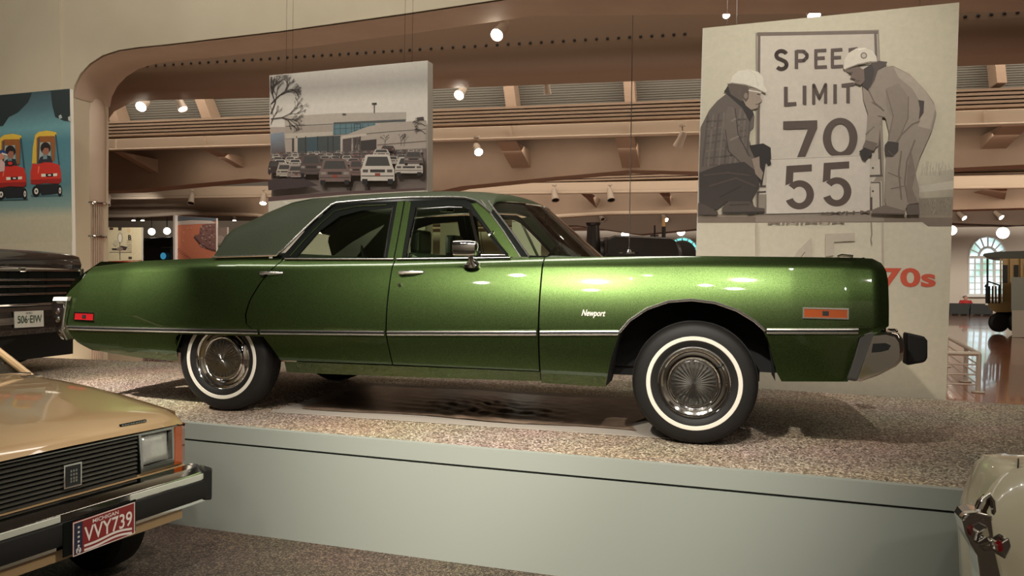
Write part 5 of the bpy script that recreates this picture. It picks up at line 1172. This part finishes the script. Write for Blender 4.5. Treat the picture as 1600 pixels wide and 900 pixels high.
# ================================================================== BLACK TRUCK (left)
KA = V(.25, .968, 0).normalized(); KN = V(.968, -.25, 0).normalized(); KO = V(-4.28, 6.80, PZ)
KO = atY(45, 499, 6.95); KO.z = PZ
def KW(a, n, z): return KO + KA*a + KN*n + V(0, 0, z)
bk_ = thing('black_pickup', 'black vehicle at far left with chrome grille bars and Ohio plate', 'car', KO)
AR, AL = .62, -.62
def kz(y, a=0): return pl(45, y, KO, KN).z-PZ
Z = {y: pl(45, y, KO-KN*.05, KN).z-PZ for y in (398, 412, 422, 437, 447, 459, 475, 484, 511, 545, 575)}
rows = [[KW(AL+(AR-AL)*s, n-.05*abs(2*s-1)**3, z+.02*(1-(2*s-1)**2)) for s in [i/14 for i in range(15)]] for n, z in ((.02, Z[422]), (.03, Z[412]), (.0, Z[398]-.01), (-.10, Z[398]+.02), (-.8, Z[398]+.05), (-1.5, Z[398]+.05))]
MB().quadgrid(rows).build('hood', M_BLACKP, bk_, smooth=2)
MB().box(KW(0, -1.6, .62), KA*.60, KN*1.52, V(0, 0, .30)).build('body', M_BLACKP, bk_, bevel=.04)
gk = MB().box(KW(0, -.04, (Z[422]+Z[475])/2), KA*.60, KN*.03, V(0, 0, (Z[422]-Z[475])/2)).build('grille', M_SEAL, bk_)
for y in (422, 437, 447, 459): MB().box(KW(0, -.002, Z[y]), KA*.60, KN*.012, V(0, 0, .009)).build('grille_bar', M_CHROME, gk, bevel=.004)
for a in (-.4, -.2, 0, .2): MB().box(KW(a, -.006, (Z[422]+Z[459])/2), KA*.004, KN*.004, V(0, 0, (Z[422]-Z[459])/2)).build('grille_divider', M_SEAL, gk)
em = MB().box(KW(-.08, .012, Z[422]+.005), KA*.035, KN*.01, V(0, 0, .022)).build('grille_emblem', M_CHROME, gk, bevel=.008)
MB().box(KW(.585, .0, Z[422]-.03), KA*.022, KN*.03, V(0, 0, .05)).build('corner_lamp', M_CHROME, bk_, bevel=.01)
kb = MB().prism([KW(AL-.02, n, z) for n, z in ((.0, Z[475]), (.10, Z[475]-.01), (.13, Z[475]-.05), (.13, Z[511]), (.08, Z[511]-.06), (.0, Z[511]-.06))], KA*(AR-AL+.0)).build('bumper', M_BLACKP, bk_, bevel=.012)
MB().box(KW(0, .085, Z[475]+.004), KA*.60, KN*.02, V(0, 0, .01)).build('bumper_bright_edge', M_CHROME, kb, bevel=.004)
for a, wdt in ((-.36, .12), (.33, .12)): MB().box(KW(a, .136, (Z[484]+Z[511])/2), KA*wdt, KN*.006, V(0, 0, .03)).build('bumper_insert', M_BRUSH, kb, bevel=.004)
# plate
P0 = [(22.5, 487), (68, 485), (68.5, 510), (23, 512.5)]
pq = [pl(x, y, KO+KN*.15, KN) for x, y in P0]
kp = MB().prism(pq, KN*-.006).build('number_plate', mat('plate_cream', (.52, .50, .43), .45), bk_)
def KQ(x, y, off): return (pq[3].lerp(pq[2], x)).lerp(pq[0].lerp(pq[1], x), y)+KN*off
for txt, (x0, y0, x1, y1) in (('506·EIW', (.09, .26, .93, .74)), ('OHIO', (.36, .82, .60, .93))):
    try: vs, fs = text_mesh(txt, .015)
    except Exception: continue
    m = MB(); m.v = [KQ(x0+(x1-x0)*x, y0+(y1-y0)*y, .003) for x, y in vs]; m.f = fs; m.build('plate_lettering', mat('plate_green_ink', (.03, .06, .035), .5), kp, fix=False)
for a in (.46, -.46):
    c = KW(a, -.75, .363); ax = KA*(1 if a > 0 else -1)
    t = MB().lathe(c, ax, [(.2, -.1), (.3, -.11), (.35, -.08), (.36, 0), (.35, .08), (.3, .11), (.2, .1)], 40).build('wheel', M_RUB, bk_, smooth=True)
    MB().lathe(c, ax, [(.2, .09), (.18, .05), (.05, .06), (0, .06)], 24).build('wheel_cover', M_BRUSH, t, smooth=True)
MB().box(KW(0, -.3, .30), KA*.5, KN*.3, V(0, 0, .16)).build('front_chassis', M_DARK, bk_)
# ================================================================== CREAM CAR (lower right corner)
WY = 2.9; WO = V(2.35, 2.75, 0)
cr_ = thing('cream_car', 'cream car corner with chrome bumper end at the lower right edge, on the lower floor', 'car', WO)
sil = [(1517, 797), (1522, 780), (1531, 753), (1537, 738), (1545, 726), (1553, 720), (1563, 718), (1600, 716), (1680, 714)]
S = [atY(x, y, WY) for x, y in sil]
low_ = [V(S[0].x-.01, WY, .70), V(S[0].x+.005, WY, .5), V(S[0].x+.03, WY, .3)]
prof = [(p.x, p.z) for p in low_[::-1]] + [(p.x, p.z) for p in S] + [(2.9, .99)]
rows = []
for k in range(17):
    t = k/16; y = WY-.62*t; dep = math.sqrt(max(0, 1-(1-min(1, t*3))**2)); o_ = -.045*dep*0+.0
    rows.append([V(x*1.0 - 1.0*(t*.62)*.36 + .16*(1-dep)*(1 if i < 8 else .6) , y, z-.05*(1-dep)*(i > 5)-.10*t*(i > 5)) for i, (x, z) in enumerate(prof)])
# simple rounded body corner, extruded towards the visitor and away from the picture edge
def CR_(x, y, dY): return atY(x, y, WY+dY)
rows = []
for dY, dx, dz in ((.22, .22, -.10), (.19, .10, -.04), (.12, .03, -.01), (.03, .0, 0), (-.10, .01, .0), (-.25, .05, -.02), (-.40, .14, -.06), (-.5, .26, -.14)):
    rows.append([V(x+dx*(1 if i < 9 else .3), WY+dY, z+dz*(i > 4)) for i, (x, z) in enumerate(prof)])
body = MB().quadgrid(rows); body.build('body_corner', M_CREAM, cr_, smooth=2)
MB().box(V(2.75, 2.55, .58), V(.55, 0, 0), V(0, .30, 0), V(0, 0, .28)).build('body_core', M_CREAM, cr_, bevel=.06)
# raised fender swell with shut line
sw_ = MB(); rws = []
cF = atY(1590, 850, 2.62)
for i in range(13):
    a = i/12*math.pi/2; rws.append([cF+V(.17*math.cos(a)*math.cos(b), -.10*math.sin(a)-.02, .27*math.cos(a)*math.sin(b)) for b in [k*2*math.pi/28 for k in range(28)]])
sw_.quadgrid(rws, True).build('fender_swell', M_CREAM, cr_, smooth=2)
MB().tube([atY(1591, 717, 2.86), atY(1590, 735, 2.72), atY(1592, 745, 2.66)], .003, 5).build('shut_line', M_TRIMB, cr_)
# chrome surround arc and bumper
arc = [(1527, 802), (1532, 790), (1538, 779), (1545, 773), (1551, 782), (1553, 800), (1555, 840), (1560, 870), (1568, 900), (1580, 940)]
MB().tube([atY(x, y, 2.56) for x, y in arc], .010, 8).build('chrome_arc', M_CHROME, cr_, smooth=True)
MB().prism([atY(x, y, 2.57) for x, y in [(1528, 802), (1535, 786), (1545, 776), (1551, 790), (1552, 812)]], V(0, .03, 0)).build('arc_recess', mat('brown_recess', (.09, .055, .035), .3, .6), cr_)
bq = [(1503, 813), (1508, 804), (1522, 801), (1550, 806), (1553, 830), (1556, 862), (1566, 905), (1580, 945), (1532, 945), (1531, 900), (1527, 868), (1516, 850), (1508, 834)]
bmp_ = MB().prism([atY(x, y, 2.50) for x, y in bq], V(.03, .10, 0)).build('bumper', M_CHROME, cr_, bevel=.022)
bmp_.modifiers['bevel'].segments = 4; bmp_.modifiers['bevel'].angle_limit = math.radians(60)
MB().prism([atY(x, y, 2.485) for x, y in [(1503, 811), (1510, 803), (1530, 801), (1551, 806), (1552, 815), (1528, 812)]], V(0, .03, 0)).build('bumper_lip', M_CHROME, cr_, bevel=.006)
MB().tube([atY(1532, 850, 2.49), atY(1540, 845, 2.48), atY(1550, 849, 2.49)], [.010, .016, .010], 10).build('bumper_rib', M_CHROME, cr_, smooth=True)
MB().lathe(atY(1541, 850, 2.50), V(0, -1, 0), [(0, .02), (.018, .016), (.024, 0), (.024, -.03)], 14).build('bumper_bolt', M_CHROME, cr_, smooth=True)
lm = MB().prism([atY(x, y, 2.42) for x, y in [(1561, 850), (1577, 840), (1581, 855), (1571, 875), (1561, 862)]], V(0, .05, 0)).build('tail_lamp', M_CHROME, cr_, bevel=.005)
MB().prism([atY(x, y, 2.415) for x, y in [(1559, 852), (1566, 846), (1568, 861), (1561, 863)]], V(0, .02, 0)).build('lamp_lens', M_RED, lm, bevel=.002)
MB().lathe(V(2.35, 2.62, .3), V(1, 0, 0), [(0, -.1), (.28, -.1), (.31, -.05), (.31, .05), (.28, .1), (0, .1)], 32).build('wheel', M_RUB, cr_, smooth=True)
# ================================================================== FAR HALL OBJECTS
def rail():
    t = thing('safety_railing', 'cream metal safety railing on the wooden floor right of the speed limit panel', 'railing', atz(1530, 612, 0), None)
    M_R = mat('cream_railing_paint', (.55, .50, .42), .45)
    c0 = atz(1528, 613, 0); h = (atY(1528, 553, c0.y).z)
    a1 = atz(1509, 596, 0); a0 = atz(1440, 600, 0); b0_ = atz(1480, 577, 0)
    dirb = (atz(1508, 592, 0)-c0)
    def post(p, hh=h): MB().tube([p, p+V(0, 0, hh)], .035, 8).build('post', M_R, t, smooth=True); MB().lathe(p, V(0, 0, 1), [(0, .02), (.09, .015), (.09, 0)], 12).build('base_flange', M_R, t, smooth=True)
    p1_ = c0; q = atz(1480, 602, 0); k0 = c0+(atz(1495, 585, 0)-c0)*1.0; k1_ = c0+(atz(1478, 573, 0)-c0)*1.0
    for p in (c0, c0+(k0-c0)*.55, k1_, c0+V(-1.6, .1, 0)): post(p)
    for f in (1, .72, .46, .2):
        r = .032 if f == 1 else .012
        MB().tube([c0+V(0, 0, h*f), k1_+V(0, 0, h*f)], r, 8).build('rail_bar', M_R, t, smooth=True)
        MB().tube([c0+V(0, 0, h*f), c0+V(-2.6, .15, h*f)], r, 8).build('rail_bar', M_R, t, smooth=True)
rail()
# benches
M_BENCH = mat('dark_bench', (.02, .022, .02), .5)
bt = atz(1510, 492, 0); by = bt.y
for i, (x0, x1) in enumerate(((1478, 1508), (1510, 1545))):
    A = atY(x0, 493, by); B = atY(x1, 493, by); m0 = (A+B)/2; m0.z = 0; hh = atY(1510, 474, by).z; wd = (B-A).length/2
    t = thing('long_bench', ['dark bench far off, beside the edge of the speed limit panel', 'dark bench far off, below the arched window'][i], 'bench', m0, 'dark benches of the far hall')
    MB().box(m0+V(0, 0, hh*.45), V(wd*.98, 0, 0), V(0, .3, 0), V(0, 0, .05)).build('seat', M_BENCH, t); MB().box(m0+V(0, .3, hh*.62), V(wd*.98, 0, 0), V(0, .04, 0), V(0, 0, hh*.36)).build('backrest', M_BENCH, t)
    MB().box(m0+V(0, -.28, hh*.5), V(wd*.98, 0, 0), V(0, .03, 0), V(0, 0, hh*.4)).build('front_board', M_BENCH, t)
    for s in (-.9, 0, .9): MB().box(m0+V(wd*s, 0, hh*.22), V(.05, 0, 0), V(0, .3, 0), V(0, 0, hh*.22)).build('leg', M_BENCH, t)
# seated person in red
pc = atY(1508, 492, by+1.2); pc.z = 0; hd = atY(1508, 465, by+1.2)
pn = thing('person', 'person in a red shirt sitting far off behind the dark benches', 'person', pc)
hz = hd.z
bm = bmesh.new(); pts = {}
def sk_body(name, verts, edges, radii, m, parent):
    me = bpy.data.meshes.new(name); off = root_loc(parent); me.from_pydata([tuple(v-off) for v in verts], edges, []); me.materials.append(m)
    o = bpy.data.objects.new(name, me); COL.objects.link(o); o.parent = parent
    sm = o.modifiers.new('skin', 'SKIN'); 
    if not me.skin_vertices: bpy.context.view_layer.objects.active = o
    for i, r in enumerate(radii): me.skin_vertices[0].data[i].radius = (r, r)
    me.skin_vertices[0].data[0].use_root = True
    o.modifiers.new('sub', 'SUBSURF').levels = 1; return o
def limb(name, pts, rad, m, parent): return MB().tube(pts, rad, 12).build(name, m, parent, smooth=2)
M_SHIRT = mat('red_shirt', (.45, .03, .03), .8); M_SKIN = mat('skin', (.45, .26, .18), .6)
k_ = hz/1.25
torso = MB().tube([pc+V(0, 0, .50*k_), pc+V(0, 0, .62*k_), pc+V(0, 0, .85*k_), pc+V(0, 0, 1.0*k_), pc+V(0, 0, 1.06*k_), pc+V(0, 0, 1.10*k_), pc+V(0, -.02, 1.15*k_), pc+V(0, -.02, 1.24*k_), pc+V(0, 0, 1.31*k_), pc+V(0, 0, 1.34*k_)], [.16, .17, .19, .20, .12, .055, .075, .10, .08, .02], 14).build('body', M_SKIN, pn, smooth=2)
MB().tube([pc+V(0, 0, .48*k_), pc+V(0, 0, .62*k_), pc+V(0, 0, .85*k_), pc+V(0, 0, 1.0*k_), pc+V(0, 0, 1.06*k_)], [.17, .185, .21, .22, .13], 14).build('shirt', M_SHIRT, pn, smooth=2)
for s in (-1, 1):
    limb('sleeve', [pc+V(.20*s, 0, 1.0*k_), pc+V(.27*s, -.02, .82*k_), pc+V(.25*s, -.12, .70*k_)], [.07, .06, .05], M_SHIRT, pn)
    limb('trouser_leg', [pc+V(.10*s, 0, .50*k_), pc+V(.12*s, -.42, .50*k_), pc+V(.12*s, -.46, .06*k_)], [.09, .075, .05], M_BENCH, pn)
MB().tube([pc+V(0, .03, 1.20*k_), pc+V(0, .03, 1.30*k_), pc+V(0, .02, 1.37*k_)], [.09, .11, .04], 12).build('hair', M_BENCH, pn, smooth=2)
# yellow trolley at the right edge
TY = 24.0
M_TR = mat('ochre_trolley_paint', (.36, .24, .10), .45); M_TRD = mat('dark_trolley_roof', (.05, .055, .04), .5)
def tq(x, y, Y=TY): return atY(x, y, Y)
tb = tq(1600, 525); tz = tb.copy(); tz.z = 0
tr_ = thing('trolley_car', 'ochre streetcar with dark curved roof and open platform at the right edge, far hall', 'streetcar', tz)
MB().prism([tq(x, y) for x, y in [(1535, 399), (1538, 396), (1560, 393), (1600, 392), (1800, 392), (1800, 405), (1600, 404), (1566, 404), (1550, 403), (1540, 401)]], V(1.980, 3, 0)).build('roof', M_TRD, tr_, bevel=.03)
MB().prism([tq(x, y) for x, y in [(1566, 404), (1800, 404), (1800, 484), (1566, 484)]], V(1.716, 2.6, 0)).build('body', M_TR, tr_)
for x in (1571, 1588, 1604): 
    MB().prism([tq(x-3.5, 414, TY-.03), tq(x+3.5, 414, TY-.03), tq(x+3.5, 442, TY-.03), tq(x-3.5, 442, TY-.03)], V(0.013, .02, 0)).build('window', M_BLACKM, tr_)
for x in (1563.5, 1579.5, 1596): MB().prism([tq(x-1.4, 404, TY-.08), tq(x+1.4, 404, TY-.08), tq(x+1.4, 484, TY-.08), tq(x-1.4, 484, TY-.08)], V(0.066, .1, 0)).build('pilaster', M_TR, tr_)
MB().prism([tq(x, y, TY-.2) for x, y in [(1542, 472), (1800, 472), (1800, 484), (1556, 488), (1548, 484)]], V(1.716, 2.6, 0)).build('platform_step', M_TR, tr_)
MB().prism([tq(x, y, TY) for x, y in [(1556, 486), (1800, 486), (1800, 505), (1556, 505)]], V(1.320, 2.0, 0)).build('undercarriage', M_BLACKM, tr_)
for x in (1562, 1590): MB().lathe(tq(x, 504, TY-.1), V(0, -1, 0), [(0, .05), (.25, .05), (.3, 0), (.3, -.1), (0, -.1)], 20).build('wheel', M_BLACKM, tr_, smooth=True)
for x in (1541, 1546, 1551, 1556, 1561): MB().tube([tq(x, 447, TY-.2), tq(x, 474, TY-.2)], .025, 6).build('railing_post', M_BLACKM, tr_)
MB().tube([tq(1539, 448, TY-.2), tq(1545, 440, TY-.2), tq(1562, 446, TY-.2)], .025, 6).build('hand_rail', M_BLACKM, tr_); MB().tube([tq(1543, 404, TY-.2), tq(1543, 474, TY-.2)], .03, 6).build('canopy_post', M_BLACKM, tr_)
# grey cabinet in front of it
cb = atz(1590, 527, 0); cb0 = cb.copy()
t = thing('grey_cabinet', 'tall grey-green display cabinet with pale base at the right edge', 'cabinet', cb0)
MB().prism([atY(x, y, cb0.y) for x, y in [(1580, 433), (1800, 433), (1800, 485), (1580, 485)]], V(0.660, 1, 0)).build('upper_case', mat('grey_green_case', (.16, .17, .14), .5), t)
MB().prism([atY(x, y, cb0.y-.05) for x, y in [(1581, 485), (1800, 485), (1800, 527), (1581, 527)]], V(0.726, 1.1, 0)).build('lower_case', mat('pale_case', (.30, .27, .22), .5), t)
# black locomotive beyond the windscreen
LY = 17.0
def lq(x, y, Y=LY): return atY(x, y, Y)
lb_ = lq(1010, 400); lb_.z = 0
lo = thing('black_locomotive', 'black steam locomotive boiler and smokestack beyond the windscreen of the green sedan', 'locomotive', lb_)
M_LOC = mat('locomotive_black', (.016, .013, .011), .35)
c = lq(930, 400); zt = lq(1000, 373).z; zb = lq(1000, 420).z; r = (zt-zb)/2+.15
MB().tube([V(lq(935, 400).x, LY, zt-r), V(lq(1045, 400).x, LY, zt-r), V(lq(1060, 400).x, LY, zt-r)], [r, r, r*.8], 28).build('boiler', M_LOC, lo, smooth=True)
MB().prism([lq(x, y) for x, y in [(940, 376), (952, 371), (1030, 374), (1042, 380), (1046, 392), (1046, 560), (935, 560)]], V(0, -1.0, 0)).build('body_casing', M_LOC, lo, bevel=.03)
MB().tube([lq(927, 400, LY-.6), lq(927, 350, LY-.6)], [.16, .13], 20).build('smokestack', M_LOC, lo, smooth=True); MB().tube([lq(927, 352, LY-.6), lq(927, 348, LY-.6)], [.15, .16], 20).build('stack_rim', M_LOC, lo, smooth=True)
MB().tube([lq(1037, 380), lq(1037, 354)], .045, 10).build('whistle_post', M_LOC, lo); MB().tube([lq(1037, 354), lq(1037, 340)], .04, 10).build('wooden_post_top', mat('ochre_post', (.42, .24, .08), .5), lo)
MB().tube([lq(1023, 376), lq(1023, 352)], .02, 6).build('rod', M_LOC, lo); MB().tube([lq(1016, 368), lq(1029, 368)], .02, 6).build('valve_handle', M_LOC, lo); MB().tube([lq(944, 372), lq(1044, 373)], .015, 6).build('hand_rail', M_BRUSH, lo)
MB().lathe(lq(1066, 398), V(0, -1, 0), [(0, .1), (.28, .08), (.32, 0), (.3, -.3)], 24).build('headlamp_case', M_LOC, lo, smooth=True)
# dark vehicle silhouettes in the black zone, left
lb_ = lq(250, 410, 26); lb_.z = 0
t = thing('dark_exhibit', 'dark machine with pale edge lines left of the beach photo panel', 'machine', lb_)
MB().prism([dp(x, y, 23) for x, y in [(224, 372), (268, 370), (268, 440), (224, 440)]], E2*.5).build('case', M_LOC, t, bevel=.05)
MB().tube([dp(224, 375, 22.9), dp(230, 375, 22.9)], .03, 6).build('bright_edge', M_BRUSH, t); MB().tube([dp(253, 387, 22.9), dp(267, 387, 22.9)], .02, 6).build('bright_edge', M_BRUSH, t)
MB().lathe(dp(255, 400, 22.9), N2, [(0, .02), (.1, .02), (.12, 0)], 16).build('blue_dial', mat('blue_dial', (.05, .25, .4), .3, emit=(.05, .3, .5), es=.6), t)
